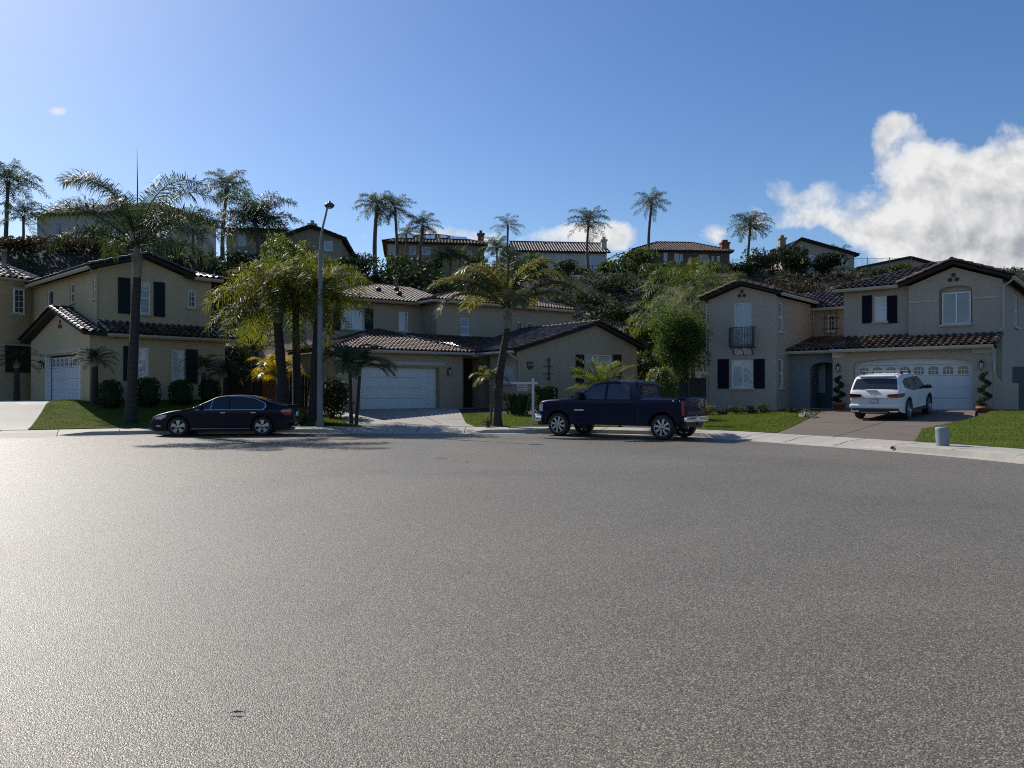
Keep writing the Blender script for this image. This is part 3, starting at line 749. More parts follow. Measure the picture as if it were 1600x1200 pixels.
    trim_bar(H, UG, [(ua[0][0] - .05, ua[1][0] + .05, uw[2] - 0.05, uw[3] + 0.32, -0.32, -0.235)], M['stuccoC'], 'window_recess')
    z = UG.z(1490, 468)
    trim_bar(H, UG, [(-3.53, ua[0][0] - 0.03, z - 0.04, z + 0.04, 0.0, 0.03), (ua[1][0] + 0.03, 0.22, z - 0.04, z + 0.04, 0.0, 0.03)])
    trim_bar(H, G, [(-6.62, -6.1, 2.45, 2.72, 0.002, 0.06)], None, 'corbel'); trim_bar(H, G, [(-0.75, 0.1, 2.5, 2.72, 0.002, 0.06)], None, 'corbel')
    lantern(H, G, G.a(1311), 1.93); lantern(H, G, G.a(1534), 1.95)
    # balcony with scrolled brackets
    bz0, bz1 = W.z(1157, 542), W.z(1157, 512); b0, b1 = W.a(1139.5, 0.42), W.a(1175, 0.42); mb = MB()
    pbox(mb, W, b0, b1, bz0 - 0.05, bz0, 0.0, 0.45)
    for n in (0.43,): pbox(mb, W, b0, b1, bz1 - 0.03, bz1, n - 0.03, n + 0.01); pbox(mb, W, b0, b1, bz0 + 0.06, bz0 + 0.09, n - 0.02, n)
    for a in (b0, b1): pbox(mb, W, a - 0.015, a + 0.015, bz1 - 0.03, bz1, 0, 0.43); pbox(mb, W, a - 0.02, a + 0.02, bz0, bz1, 0.4, 0.44)
    k = 0
    while k <= 15: a = lerp(b0, b1, k / 15); pbox(mb, W, a - 0.009, a + 0.009, bz0, bz1, 0.41, 0.428); k += 1
    for a in (b0, b1):
        for n in (0.1, 0.2, 0.3): pbox(mb, W, a - 0.009, a + 0.009, bz0, bz1, n, n + 0.018)
    for f in (0.08, 0.5, 0.92):
        a = lerp(b0, b1, f); mb.tube([W.pt(a, bz0 - 0.05, 0.4), W.pt(a, bz0 - 0.14, 0.36), W.pt(a, bz0 - 0.18, 0.22), W.pt(a, bz0 - 0.28, 0.1), W.pt(a, bz0 - 0.42, 0.03)], 0.022, 6)
    mb.build('balcony_railing', M['iron'], H)
    # iron grille over the small window
    mb = MB(); a0, a1, z0, z1 = lk
    for a in (lerp(a0, a1, -0.35), lerp(a0, a1, 0.5), lerp(a0, a1, 1.35)): mb.tube([LK.pt(a, z0 - 0.2, 0.1), LK.pt(a, z1 + 0.2, 0.1)], 0.014, 5)
    for zz in (lerp(z0, z1, 0.15), lerp(z0, z1, 0.8)): mb.tube([LK.pt(a0 - 0.3, zz, 0.1), LK.pt(a1 + 0.3, zz, 0.1)], 0.014, 5)
    mb.build('window_grille', M['iron'], H)
    mb = MB(); T = lambda P_, s=0, u=0.13: tiles(mb, P_, 0, 1, seed=s, under=u)
    T([(-6.95, 1.05, 5.9), (-3.9, 1.05, 5.9), (-1.67, 3.5, 6.75), (-3.05, 5, 7.27)], 1); T([(-6.95, 9.1, 5.9), (-6.95, 1.05, 5.9), (-3.05, 5, 7.27)], 2)
    T([(0.62, 0.85, 5.88), (0.62, 9.1, 5.88), (-3.05, 5, 7.27), (-1.67, 3.5, 6.75), (-1.67, 0.85, 6.75)], 3); T([(-3.93, 1.15, 5.89), (-3.93, 0.85, 5.89), (-1.67, 0.85, 6.75), (-1.67, 3.5, 6.75)], 4)
    T([(0.62, 9.1, 5.9), (-6.95, 9.1, 5.9), (-3.05, 5, 7.27)], 5)
    for a, b in (((-6.95, 1.05, 5.9), (-3.05, 5, 7.27)), ((-1.67, 0.8, 6.75), (-1.67, 3.5, 6.75)), ((-1.67, 3.5, 6.75), (-3.05, 5, 7.27)), ((-3.93, 0.85, 5.89), (-1.67, 0.85, 6.75)), ((0.62, 0.85, 5.88), (-1.67, 0.85, 6.75))): caps(mb, a, b)
    T([(-6.66, -0.45, 2.85), (0.16, -0.45, 2.85), (0.16, 1.2, 3.39), (-3.55, 1.2, 3.39), (-3.55, 1.5, 3.49), (-6.66, 1.5, 3.49)], 6); caps(mb, (0.16, -0.45, 2.85), (0.16, 1.2, 3.39))
    T([(-9.0, 0.25, 2.86), (-6.66, 0.25, 2.86), (-6.66, 1.5, 3.14), (-6.55, 4.4, 3.72), (-9.0, 4.4, 3.72)], 7)
    T([(-9.35, 3.95, 5.36), (-6.5, 3.95, 5.36), (-5.6, 7, 6.5), (-10.8, 7, 6.5)], 8)
    T([(-8.65, -1.35, 5.7), (-8.65, 7, 5.7), (-10.8, 7, 6.4), (-10.8, -1.35, 6.4)], 9); T([(-12.95, 8, 5.7), (-12.95, -1.35, 5.7), (-10.8, -1.35, 6.4), (-10.8, 8, 6.4)], 10)
    for a, b in (((-10.8, -1.4, 6.4), (-10.8, 7.5, 6.4)), ((-12.95, -1.35, 5.7), (-10.8, -1.35, 6.4)), ((-8.65, -1.35, 5.7), (-10.8, -1.35, 6.4))): caps(mb, a, b)
    T([(0.6, 9.1, 5.6), (-12.95, 9.1, 5.6), (-10.8, 7, 6.4), (-3, 7, 6.6)], 11)
    mb.build('roof', RM(M['tileC']), H)
    gutter(H, [(-6.62, -0.45, 2.84), (0.12, -0.45, 2.84)], M['trim']); gutter(H, [(-9.0, 0.25, 2.85), (-6.66, 0.25, 2.85)], M['trim']); gutter(H, [(-6.95, 1.05, 5.88), (-3.95, 1.05, 5.88)], M['trim'])
    gutter(H, [(-9.0, 3.95, 5.34), (-6.55, 3.95, 5.34)], M['trim']); gutter(H, [(-8.65, -1.3, 5.68), (-8.65, 3.9, 5.68)], M['trim']); gutter(H, [(0.62, 0.9, 5.86), (0.62, 9.1, 5.86)], M['trim'])
    downpipe(H, [(0.66, 1.0, 5.75), (0.5, 1.08, 5.6), (0.28, 1.12, 5.5), (0.28, 1.12, 3.7), (0.1, 1.1, 3.45)], M['trim']); downpipe(H, [(0.1, -0.5, 2.7), (0.1, -0.2, 2.5), (0.08, -0.05, 2.3), (0.08, -0.05, 1.7)], M['trim'])
    downpipe(H, [(-12.9, -1.2, 5.6), (-12.7, -1.06, 5.4), (-12.66, -1.06, 0.1)], M['trim'], 0.03); downpipe(H, [(-8.95, 4.2, 5.25), (-8.93, 4.3, 3.8)], M['trim'], 0.03)
    # stucco base course
    trim_bar(H, G, [(-6.62, -5.66, -0.1, 0.22, 0.002, 0.025), (-0.74, 0.0, -0.1, 0.22, 0.002, 0.025)], M['stuccoC'], 'base_course')
    return F, H, G
F3, H3, G3 = house_grey()

def house_tan():
    F = Fr(722, 40.5, 36, PAD2)
    H = thing('house', 'tan house with rosy tiled roofs, white garage door and gabled front room', 'house', (F.o.x, F.o.y, F.z), F.a, 'houses around the turning circle')
    G = front(F, 0); MN = front(F, 5.2); B = front(F, 3.4); BL = lside(F, 0.45); CA = front(F, -3.3); CL = lside(F, 1.17); EW = front(F, 0.3)
    r = lambda q: rect2(*q)
    mw = MN.rect(533.5, 569, 483, 514); m2 = MN.rect(623, 638, 487, 517); b1 = B.rect(720, 734, 497, 524); b2 = B.rect(808, 817, 503, 518); b3 = B.rect(824, 834, 505, 518)
    cw = CA.rect(914, 956, 554, 596); cl = CL.rect(785, 803, 572, 598)
    gd = (-5.83, -1.44, 0, 2.1); ed = EW.rect(724, 752, 560, 641)
    shell(H, M['stuccoB'], [
        (G, [(-7.05, -0.5), (0, -0.5), (0, 2.8), (-7.05, 2.8)], [rect2(-5.9, -1.37, 0, 2.14)], 0.22),
        (lside(F, -7.05), [(-5.2, -0.5), (0, -0.5), (0, 2.8), (-5.2, 2.8)]), (rside(F, 0), [(0, -0.5), (0.3, -0.5), (0.3, 2.8), (0, 2.8)]),
        (MN, [(-5.56, -0.5), (0.45, -0.5), (0.45, 5.95), (-5.56, 5.95)], [r(mw), r(m2)], 0.08),
        (lside(F, -5.56), [(-16, -0.5), (-5.2, -0.5), (-5.2, 5.95), (-16, 5.95)]),
        (B, [(0.45, 2.5), (10.5, 2.5), (10.5, 6.0), (0.45, 6.0)], [r(b1), r(b2), r(b3)], 0.08), (BL, [(-5.2, 2.5), (-3.4, 2.5), (-3.4, 6.0), (-5.2, 6.0)]), (rside(F, 10.5), [(3.4, -0.5), (14, -0.5), (14, 6), (3.4, 6)]),
        (EW, [(0, -0.5), (3.2, -0.5), (3.2, 2.9), (0, 2.9)], [r((ed[0], ed[1], 0.0, ed[3]))], 0.9),
        (CA, [(1.17, -0.5), (9.59, -0.5), (9.59, 3.36), (6.43, 4.47), (1.17, 2.9)], [r(cw)], 0.1),
        (CL, [(0.9, -0.5), (3.3, -0.5), (3.3, 2.9), (0.9, 2.9)], [r(cl)], 0.1), (rside(F, 9.59), [(-3.3, -0.5), (5, -0.5), (5, 3.36), (-3.3, 3.36)]),
        (front(F, 5.0), [(9.59, -0.5), (10.5, -0.5), (10.5, 3.4), (9.59, 3.4)])])
    garage_door(H, G, gd, 0.22, 4, 8); trim_bar(H, G, [(-6.2, -1.1, 2.2, 2.38, 0.002, 0.07)], None, 'door_lintel')
    trim_bar(H, G, [(-5.9, -5.82, 0, 2.14, -0.2, 0.03), (-1.45, -1.37, 0, 2.14, -0.2, 0.03), (-5.82, -1.45, 2.08, 2.14, -0.2, 0.03)], M['stuccoF'], 'door_casing')
    trim_bar(H, G, [(-7.05, -5.9, -0.1, 0.25, 0.002, 0.03), (-1.37, 0.0, -0.1, 0.25, 0.002, 0.03)], M['stuccoB'], 'base_course')
    mb = MB(); pbox(mb, EW, ed[0], ed[1], 0.0, ed[3], -0.95, -0.88)
    for k in range(4):
        for j in range(2): a = lerp(ed[0], ed[1], 0.12 + 0.42 * j); pbox(mb, EW, a, a + 0.4, 0.2 + k * 0.62, 0.7 + k * 0.62, -0.88, -0.86)
    mb.build('entry_door', M['darkwood'], H)
    window(H, MN, mw, split=0.5, nz=3, mat='curtain'); window(H, MN, m2, meet=True, nx=2, mat='curtain'); window(H, B, b1, meet=True, mat='curtain'); window(H, B, b2, nx=2, mat='glass'); window(H, B, b3, nx=2, mat='glass')
    window(H, CA, cw, split=0.5, mat='blindsw'); window(H, CL, cl, mat='blindsw')
    for a, b in ((519.5, 531.5), (570.5, 582.5)): x = MN.rect(a, b, 482, 516); shutter(H, MN, *x, M['shutter_g'])
    for a, b in ((899.5, 912), (958, 970)): x = CA.rect(a, b, 554, 597); shutter(H, CA, *x, M['shutter_g'])
    lantern(H, G, G.a(700.5), 1.88); lantern(H, EW, EW.a(768), 1.9)
    # small bracketed niche beside the garage
    trim_bar(H, EW, [(0.02, ed[0] - 0.1, 1.25, 2.75, 0.002, 0.12), (0.05, ed[0] - 0.2, 1.05, 1.25, 0.002, 0.08)], M['stuccoB'], 'entry_pier')
    z = 3.96
    trim_bar(H, B, [(0.45, 9.5, z - 0.03, z + 0.09, 0.002, 0.03)], None, 'flashing')
    trim_bar(H, MN, [(-5.56, 0.45, 5.72, 5.95, 0.002, 0.05)], M['stuccoB'], 'cornice'); trim_bar(H, B, [(0.45, 10.5, 5.78, 6.0, 0.002, 0.05)], M['stuccoB'], 'cornice')
    mb = MB(); T = lambda P_, s=0, u=0.13: tiles(mb, P_, 0, 1, 0.225, 0.30, seed=s, under=u)
    T([(-7.5, -0.45, 2.92), (0.45, -0.45, 2.92), (-3.2, 3.3, 4.12)], 1); T([(-7.5, 5.2, 2.92), (-7.5, -0.45, 2.92), (-3.2, 3.3, 4.12), (-3.2, 5.2, 4.12)], 2); T([(0.45, -0.45, 2.92), (0.45, 5.2, 2.92), (-3.2, 5.2, 4.12), (-3.2, 3.3, 4.12)], 3)
    T([(-6, 4.75, 6), (3, 4.75, 6), (3, 11.25, 7.75), (0.5, 11.25, 7.75)], 4); T([(-6, 17, 6), (-6, 4.75, 6), (0.5, 11.25, 7.75)], 5)
    T([(0, 2.95, 6.05), (10.9, 2.95, 6.05), (7.4, 6.45, 7.0), (3.5, 6.45, 7.0)], 6); T([(0, 9, 6.05), (0, 2.95, 6.05), (3.5, 6.45, 7.0), (3.5, 9, 7.0)], 7); T([(10.9, 2.95, 6.05), (10.9, 12, 6.05), (7.4, 12, 7), (7.4, 6.45, 7.0)], 8)
    for a, b in (((-7.5, -0.45, 2.92), (-3.2, 3.3, 4.12)), ((0.45, -0.45, 2.92), (-3.2, 3.3, 4.12)), ((-3.2, 3.3, 4.12), (-3.2, 5.2, 4.12)), ((-6, 4.75, 6), (0.5, 11.25, 7.75)), ((0, 2.95, 6.05), (3.5, 6.45, 7.0)), ((10.9, 2.95, 6.05), (7.4, 6.45, 7.0)), ((3.5, 6.45, 7.0), (7.4, 6.45, 7.0)), ((0.5, 11.25, 7.75), (3, 11.25, 7.75)),
                 ((6.43, -3.7, 4.6), (6.43, 3.4, 4.6)), ((0.77, -3.65, 2.93), (6.43, -3.65, 4.6)), ((9.99, -3.65, 3.35), (6.43, -3.65, 4.6))): caps(mb, a, b)
    mb.build('roof', RM(M['tileB']), H)
    mb = MB(); tiles(mb, [(-1.5, -0.2, 2.86), (3.4, -0.2, 2.86), (8.0, 3.4, 4.0), (0.3, 3.4, 4.0), (-1.5, 3.4, 4.0)], 0, 1, 0.225, 0.30, seed=11); 
    for q_, k_ in (([(0.77, 3.4, 2.93), (0.77, -3.65, 2.93), (6.43, -3.65, 4.6), (6.43, 3.4, 4.6)], 9), ([(9.99, -3.65, 3.35), (9.99, 5.4, 3.35), (6.43, 5.4, 4.6), (6.43, -3.65, 4.6)], 10)): tiles(mb, q_, 0, 1, 0.225, 0.30, seed=k_, under=0.13)
    mb.build('porch_roof', RM(M['tileA']), H)
    gutter(H, [(-7.5, -0.45, 2.9), (0.45, -0.45, 2.9)], M['trim']); gutter(H, [(-6, 4.75, 5.98), (0.05, 4.75, 5.98)], M['stuccoB']); gutter(H, [(0, 2.95, 6.03), (10.9, 2.95, 6.03)], M['trim']); gutter(H, [(0, 5, 6.03), (0, 2.95, 6.03)], M['trim'])
    gutter(H, [(0.77, 3.2, 2.91), (0.77, -3.6, 2.91)], M['trim']); gutter(H, [(0.45, -0.2, 2.84), (2.8, -0.2, 2.84)], M['trim'])
    downpipe(H, [(0.7, -3.3, 2.8), (0.72, -3.4, 2.68), (1.05, -3.42, 2.5), (1.22, -3.38, 2.4), (1.22, -3.38, 0.1)], M['trim'])
    # chimney behind and roof vents
    mb = MB(); mb.box(-2.3, -1.3, 11.5, 12.4, 5, 8.3); mb.box(-2.4, -1.2, 11.4, 12.5, 8.3, 8.5); mb.box(-2.2, -1.4, 11.6, 12.3, 8.5, 8.8); mb.build('chimney', M['stuccoE'], H)
    pipe_vent(H, (1.6, 10.6, 7.6), 0.55, 0.13); pipe_vent(H, (5.3, 8.0, 7.0), 0.75, 0.13)
    for x, y, z in ((-1.1, 7.6, 6.85), (0.6, 8.6, 7.1), (-0.4, 6.3, 6.5)):
        mb = MB(); mb.lathe([(0.16, -0.1), (0.16, 0.12), (0.2, 0.14), (0.12, 0.24), (0.001, 0.27)], 10, lambda q, c=V((x, y, z)): q + c); mb.build('roof_vent', M['tileA'], H)
    return F, H, CA
F2, H2, CA2 = house_tan()

def house_yellow():
    F = Fr(330, 37.4, 47, PAD1)
    H = thing('house', 'pale yellow house with dark green shutters, round tower and side facing garage', 'house', (F.o.x, F.o.y, F.z), F.a, 'houses around the turning circle')
    U = front(F, 0); UL = lside(F, -5.15); LO = front(F, -0.8); GG = lside(F, -5.72)
    r = lambda q: rect2(*q)
    w1 = U.rect(206, 235, 440, 490); w2 = U.rect(294.5, 306.5, 453.5, 480.5); l1 = LO.rect(210, 232.5, 543, 593); l2 = LO.rect(269, 288, 547, 594)
    a1 = UL.rect(145.5, 151.3, 436, 466); a2 = UL.rect(109.5, 115.5, 443, 473); a3 = UL.rect(74, 83, 453, 499)
    gd = (-5.03, -0.37, 0.0, 2.06)
    shell(H, M['stuccoA'], [
        (U, [(-5.15, 2.9), (0, 2.9), (0, 5.82), (-1.1, 5.82), (-3.13, 6.5), (-5.15, 5.85)], [r(w1), r(w2)], 0.09),
        (UL, [(-9.5, -0.5), (0, -0.5), (0, 5.84), (-9.5, 5.84)], [r(a1), r(a2), r(a3)], 0.09), (rside(F, 0), [(0, -0.5), (9, -0.5), (9, 5.84), (0, 5.84)]),
        (LO, [(-5.72, -0.6), (0.3, -0.6), (0.3, 2.86), (-5.72, 2.86)], [r(l1), r(l2)], 0.09), (rside(F, 0.3), [(-0.8, -0.5), (6, -0.5), (6, 2.86), (-0.8, 2.86)]),
        (GG, [(-7.44, -0.5), (0.8, -0.5), (0.8, 2.86), (-3.08, 4.12), (-7.44, 2.9)], [rect2(-5.1, -0.3, 0, 2.12)], 0.25),
        (Pl(F, (0, 9), (-1, 0)), [(0, -0.5), (5.15, -0.5), (5.15, 5.84), (0, 5.84)])])
    garage_door(H, GG, gd, 0.25, 4, 8, 8); trim_bar(H, GG, [(-6.0, 0.5, 2.2, 2.38, 0.002, 0.05)], M['trimA'], 'door_lintel')
    trim_bar(H, GG, [(-5.1, -5.03, 0, 2.12, -0.22, 0.02), (-0.37, -0.3, 0, 2.12, -0.22, 0.02)], M['white'], 'door_casing')
    gable_vent(H, GG, -3.0, 3.5)
    window(H, U, w1, 0.09, meet=True, nx=2, nz=4, mat='curtain', sillmat=M['trimA']); window(H, U, w2, 0.09, nx=2, nz=3, mat='glass', sillmat=M['trimA']); window(H, LO, l1, 0.09, mat='blindsw', split=0.82, sillmat=M['trimA']); window(H, LO, l2, 0.09, mat='blindsw', split=0.82, sillmat=M['trimA'])
    for a, m in ((a1, 'glass'), (a2, 'glass'), (a3, 'glass')): window(H, UL, a, 0.09, meet=True, mat=m, sillmat=M['trimA'])
    for p, q in ((U, (184.5, 203, 434, 490)), (U, (240, 257, 441, 495)), (LO, (192.5, 208, 541, 595)), (LO, (290, 308, 546, 599))): x = p.rect(*q); shutter(H, p, *x, M['shutter_g'])
    z = 3.5; trim_bar(H, U, [(-5.15, -1.3, z - 0.03, z + 0.08, 0.002, 0.03)], M['trimA'], 'flashing')
    mb = MB(); T = lambda P_, s=0, u=0.13: tiles(mb, P_, 0, 1, seed=s, under=u)
    T([(-5.55, 9.3, 5.9), (-5.55, -0.35, 5.9), (-3.13, -0.35, 6.67), (-3.13, 9.3, 6.67)], 1); T([(-1.0, -0.35, 5.99), (-1.0, 2.4, 5.99), (-3.13, 2.4, 6.67), (-3.13, -0.35, 6.67)], 2)
    T([(-1.1, -0.4, 5.9), (0.4, -0.4, 5.9), (-2.0, 2.4, 6.6), (-3.13, 2.4, 6.6)], 3); T([(0.4, -0.4, 5.9), (0.4, 9.3, 5.9), (-2, 9.3, 6.6), (-2, 2.4, 6.6)], 4); T([(-2.0, 9.3, 6.6), (-3.13, 9.3, 6.6), (-3.13, 2.4, 6.6), (-2, 2.4, 6.6)], 5)
    T([(-5.15, -1.2, 2.97), (0.65, -1.2, 2.97), (0.2, 0, 3.52), (-5.15, 0, 3.52)], 6); T([(0.65, -1.2, 2.97), (0.65, 5, 2.97), (0.0, 5, 3.52), (0.0, 0, 3.52)], 7)
    T([(-6.1, -1.2, 2.97), (-5.15, -1.2, 2.97), (-5.15, 3.08, 4.26), (-6.1, 3.08, 4.26)], 8); T([(-5.15, 7.8, 2.97), (-6.1, 7.8, 2.97), (-6.1, 3.08, 4.26), (-5.15, 3.08, 4.26)], 9)
    for a, b in (((-5.55, -0.35, 5.9), (-3.13, -0.35, 6.67)), ((-1.0, -0.35, 5.99), (-3.13, -0.35, 6.67)), ((-3.13, -0.4, 6.67), (-3.13, 9, 6.67)), ((0.4, -0.4, 5.9), (-2.0, 2.4, 6.6)), ((-6.1, -1.2, 2.97), (-6.1, 3.08, 4.26)), ((-6.1, 7.8, 2.97), (-6.1, 3.08, 4.26)), ((-6.1, 3.08, 4.26), (-5.15, 3.08, 4.26)), ((0.65, -1.2, 2.97), (0.1, 0, 3.52))): caps(mb, a, b)
    # rounded tower: wall drum and its fan of tiled slopes
    tc = V((-7.0, 12.0)); tr = 3.3; n = 14; ze = 6.15
    for k in range(n):
        t0, t1 = 2 * PI * k / n + 0.2, 2 * PI * (k + 1) / n + 0.2; R = tr + 0.45
        p = lambda t: (tc.x + R * math.cos(t), tc.y + R * math.sin(t), ze)
        T([p(t0), p(t1), (tc.x, tc.y, ze + 1.45)], 20 + k, 0.1); caps(mb, p(t0), (tc.x, tc.y, ze + 1.45), 0.1)
    mb.build('roof', RM(M['tileA']), H)
    mb = MB(); mb.lathe([(tr, -0.6), (tr, ze - 0.25), (tr + 0.08, ze - 0.22), (tr + 0.12, ze - 0.05)], 48, lambda q: q + V((tc.x, tc.y, 0))); tw = mb.build('tower_wall', M['stuccoA'], H)
    mb = MB(); R = tr + 0.43; mb.lathe([(R - 0.5, ze - 0.12), (R, ze - 0.12), (R + 0.1, ze - 0.02), (R + 0.08, ze - 0.02)], 48, lambda q: q + V((tc.x, tc.y, 0))); mb.build('gutter', M['trimA'], H)
    # tower windows on the side facing the street
    def tw_pl(px):
        c = F.cam; best = None
        d = F.ray(px); f = c - tc; A = d.dot(d); Bq = 2 * d.dot(f); Cq = f.dot(f) - tr * tr; D = Bq * Bq - 4 * A * Cq
        k = (-Bq - math.sqrt(max(D, 0))) / (2 * A); q = c + d * k; nn = (q - tc).normalized(); return Pl(F, (q.x, q.y), (-nn.y, nn.x)), k
    p, Y = tw_pl(28); x = p.rect(19.5, 36, 452, 490); window(H, p, x, -0.07, nx=2, nz=4, mat='glass', sillmat=M['trimA']); mb = MB(); pbox(mb, p, x[0] - 0.12, x[1] + 0.12, x[3] + 0.005, x[3] + 0.12, -0.02, 0.09); mb.build('window_head', M['trimA'], H)
    p, Y = tw_pl(28); x = p.rect(9, 50, 541, 582); mb = MB(); pbox(mb, p, *x, -0.5, 0.06)
    for k in range(9): a = lerp(x[0], x[1], (k + 0.5) / 9); pbox(mb, p, a - 0.02, a + 0.02, x[2], x[3], 0.06, 0.075)
    mb.build('entry_screen', M['darkwood'], H); mb = MB(); pbox(mb, p, x[0] - 0.15, x[1] + 0.1, x[3] + 0.01, x[3] + 0.1, -0.3, 0.12); mb.build('trim_band', M['trimA'], H)
    gutter(H, [(-5.15, -1.2, 2.95), (0.65, -1.2, 2.95)], M['trimA']); gutter(H, [(-5.55, 9, 5.88), (-5.55, -0.3, 5.88)], M['trimA']); gutter(H, [(-1.0, -0.4, 5.88), (0.4, -0.4, 5.88)], M['trimA'])
    downpipe(H, [(-5.5, -0.25, 5.75), (-5.35, -0.1, 5.6), (-5.2, -0.06, 5.45), (-5.2, -0.06, 3.6)], M['trimA']); lantern(H, GG, GG.a(68.5), 1.7)
    pipe_vent(H, (-6.2, 10.2, 7.0), 0.7, 0.12)
    # house numbers are too small to be seen; a sill course closes the lower wall
    trim_bar(H, LO, [(-5.72, 0.3, -0.2, 0.15, 0.002, 0.03)], M['stuccoA'], 'base_course')
    return F, H
F1, H1 = house_yellow()
# ------------------------------------------------------------------ vehicles: x forward, y to the left, z up, origin on the ground at mid length
def spl(pts, x, w=0.05):
    return sum(pl(pts, x + k * w / 2) for k in (-2, -1, 0, 1, 2)) / 5
class Shell:
    def __init__(s, L, W, top, bot, belt, H, arches, tum=0.24, taper=0.16, bed=None, sharp=(), r=0.07, endn=2.6):
        s.L, s.W, s.tp, s.bp, s.belt, s.H, s.ar, s.tum, s.taper, s.bed, s.r, s.sharp, s.endn = L, W, top, bot, belt, H, arches, tum, taper, bed, r, sharp, endn
    def top(s, x): return pl(s.tp, x) if any(abs(x - q) < 0.14 for q in s.sharp) else spl(s.tp, x)
    def bot(s, x):
        z = pl(s.bp, x)
        for ax, ar in s.ar:
            if abs(x - ax) < ar: z = max(z, 0.02 + s.axz + math.sqrt(ar * ar - (x - ax) ** 2))
        return z
    def hw(s, x, z):
        a = s.L / 2 - 0.85; t = max(0, (abs(x) - a) / 0.85)
        w = s.W / 2 * (1 - s.taper * t ** s.endn)
        b = pl(s.belt, x) if isinstance(s.belt, list) else s.belt
        if z > b: w *= 1 - s.tum * ((z - b) / (s.H - b)) ** 1.15
        else: w *= 1 - 0.075 * max(0, (b - z) / b) ** 1.6 - 0.012 * math.sin(min(1, max(0, (z / b - 0.45) / 0.4)) * PI)
        return w
    def build(s, par, mat):
        xs = []; x = -s.L / 2
        while x < s.L / 2: xs.append(x); x += 0.045
        xs.append(s.L / 2)
        for ax, ar in s.ar: xs += [ax - ar - 0.002, ax - ar + 0.004, ax + ar - 0.004, ax + ar + 0.002]
        for q in s.sharp: xs += [q - 0.004, q + 0.004]
        xs = sorted(xs); K = 15; rows = []
        for x in xs:
            zb, zt = s.bot(x), s.top(x); r = min(s.r, (zt - zb) * 0.3); ring = []
            for k in range(K): z = lerp(zb, zt - r, k / (K - 1)); ring.append((s.hw(x, z), z))
            h = s.hw(x, zt - r); ring += [(h - 0.16 * r, zt - 0.62 * r), (h - 0.45 * r, zt - 0.25 * r), (h - 0.95 * r, zt - 0.03 * r)]
            hh = h - 0.95 * r; inbed = s.bed and s.bed[0] < x < s.bed[1]
            for f in (0.75, 0.4, 0.0):
                if inbed: ring.append((min(hh, s.W / 2 - 0.17) * (1.0 if f == 0.75 else f), s.bed[2]))
                else: ring.append((hh * f, zt + 0.03 * (1 - f * f) * min(1, hh)))
            rows.append([V((x, y, z)) for y, z in ring] + [V((x, -y, z)) for y, z in reversed(ring[:-1])])
        n = len(rows[0]); mb = MB()
        fs = [(i * n + j, (i + 1) * n + j, (i + 1) * n + j + 1, i * n + j + 1) for i in range(len(rows) - 1) for j in range(n - 1)]
        mb.add([p for r_ in rows for p in r_], [tuple(reversed(f)) for f in fs], 0, True)
        for r_, fl in ((rows[0], 1), (rows[-1], 0)):
            m = n // 2; q = [(j, j + 1, n - 2 - j, n - 1 - j) for j in range(m)]
            mb.add(r_, [tuple(reversed(f)) if not fl else f for f in q])
        return mb.build('body', mat, par)
    def side(s, par, name, poly, mat, off=0.006, sides=(1, -1), step=0.07, thick=0.0):
        """a piece following the flank; poly in (x, z)"""
        pp = [V(p) for p in poly]; b = []
        for i in range(len(pp)):
            a, c = pp[i], pp[(i + 1) % len(pp)]; n = max(1, int((c - a).length / step)); b += [a + (c - a) * (k / n) for k in range(n)]
        x0, x1 = min(p.x for p in b), max(p.x for p in b); z0, z1 = min(p.y for p in b), max(p.y for p in b); ins = []
        i = x0 + step / 2
        while i < x1:
            j = z0 + step / 2
            while j < z1:
                q = V((i, j))
                if inpoly(q, b) and min((q - c).length for c in b) > step * 0.45: ins.append(q)
                j += step
            i += step
        n = len(b); vs, es, fs, *_ = geometry.delaunay_2d_cdt(b + ins, [(i, (i + 1) % n) for i in range(n)], [], 1, 1e-6)
        out = []
        for sd in sides:
            mb = MB(); mb.add([V((p.x, sd * (s.hw(p.x, p.y) + off), p.y)) for p in vs], [tuple(f) if sd < 0 else tuple(reversed(f)) for f in fs], 0, True)
            bb = [V((p.x, sd * (s.hw(p.x, p.y) + off), p.y)) for p in b]; ii = [V((p.x, p.y - sd * 0.03, p.z)) for p in bb]
            mb.add(bb + ii, [(i, (i + 1) % n, n + (i + 1) % n, n + i) for i in range(n)])
            out.append(mb.build(name, mat, par))
        return out
    def topp(s, par, name, x0, x1, marg, mat, off=0.006, nx=10, ny=8):
        rows = []
        for i in range(nx + 1):
            x = lerp(x0, x1, i / nx); zt = s.top(x); h = s.hw(x, zt - 0.02) - s.r * 0.95; m = lerp(marg[0], marg[1], i / nx)
            rows.append([V((x + off * 0.5, (h - m) * f, zt + off + 0.03 * (1 - f * f) * min(1, h))) for f in [(-1 + 2 * j / ny) for j in range(ny + 1)]])
        n = ny + 1; mb = MB(); mb.add([p for r in rows for p in r], [(i * n + j, (i + 1) * n + j, (i + 1) * n + j + 1, i * n + j + 1) for i in range(nx) for j in range(ny)], 0, True)
        return mb.build(name, mat, par)
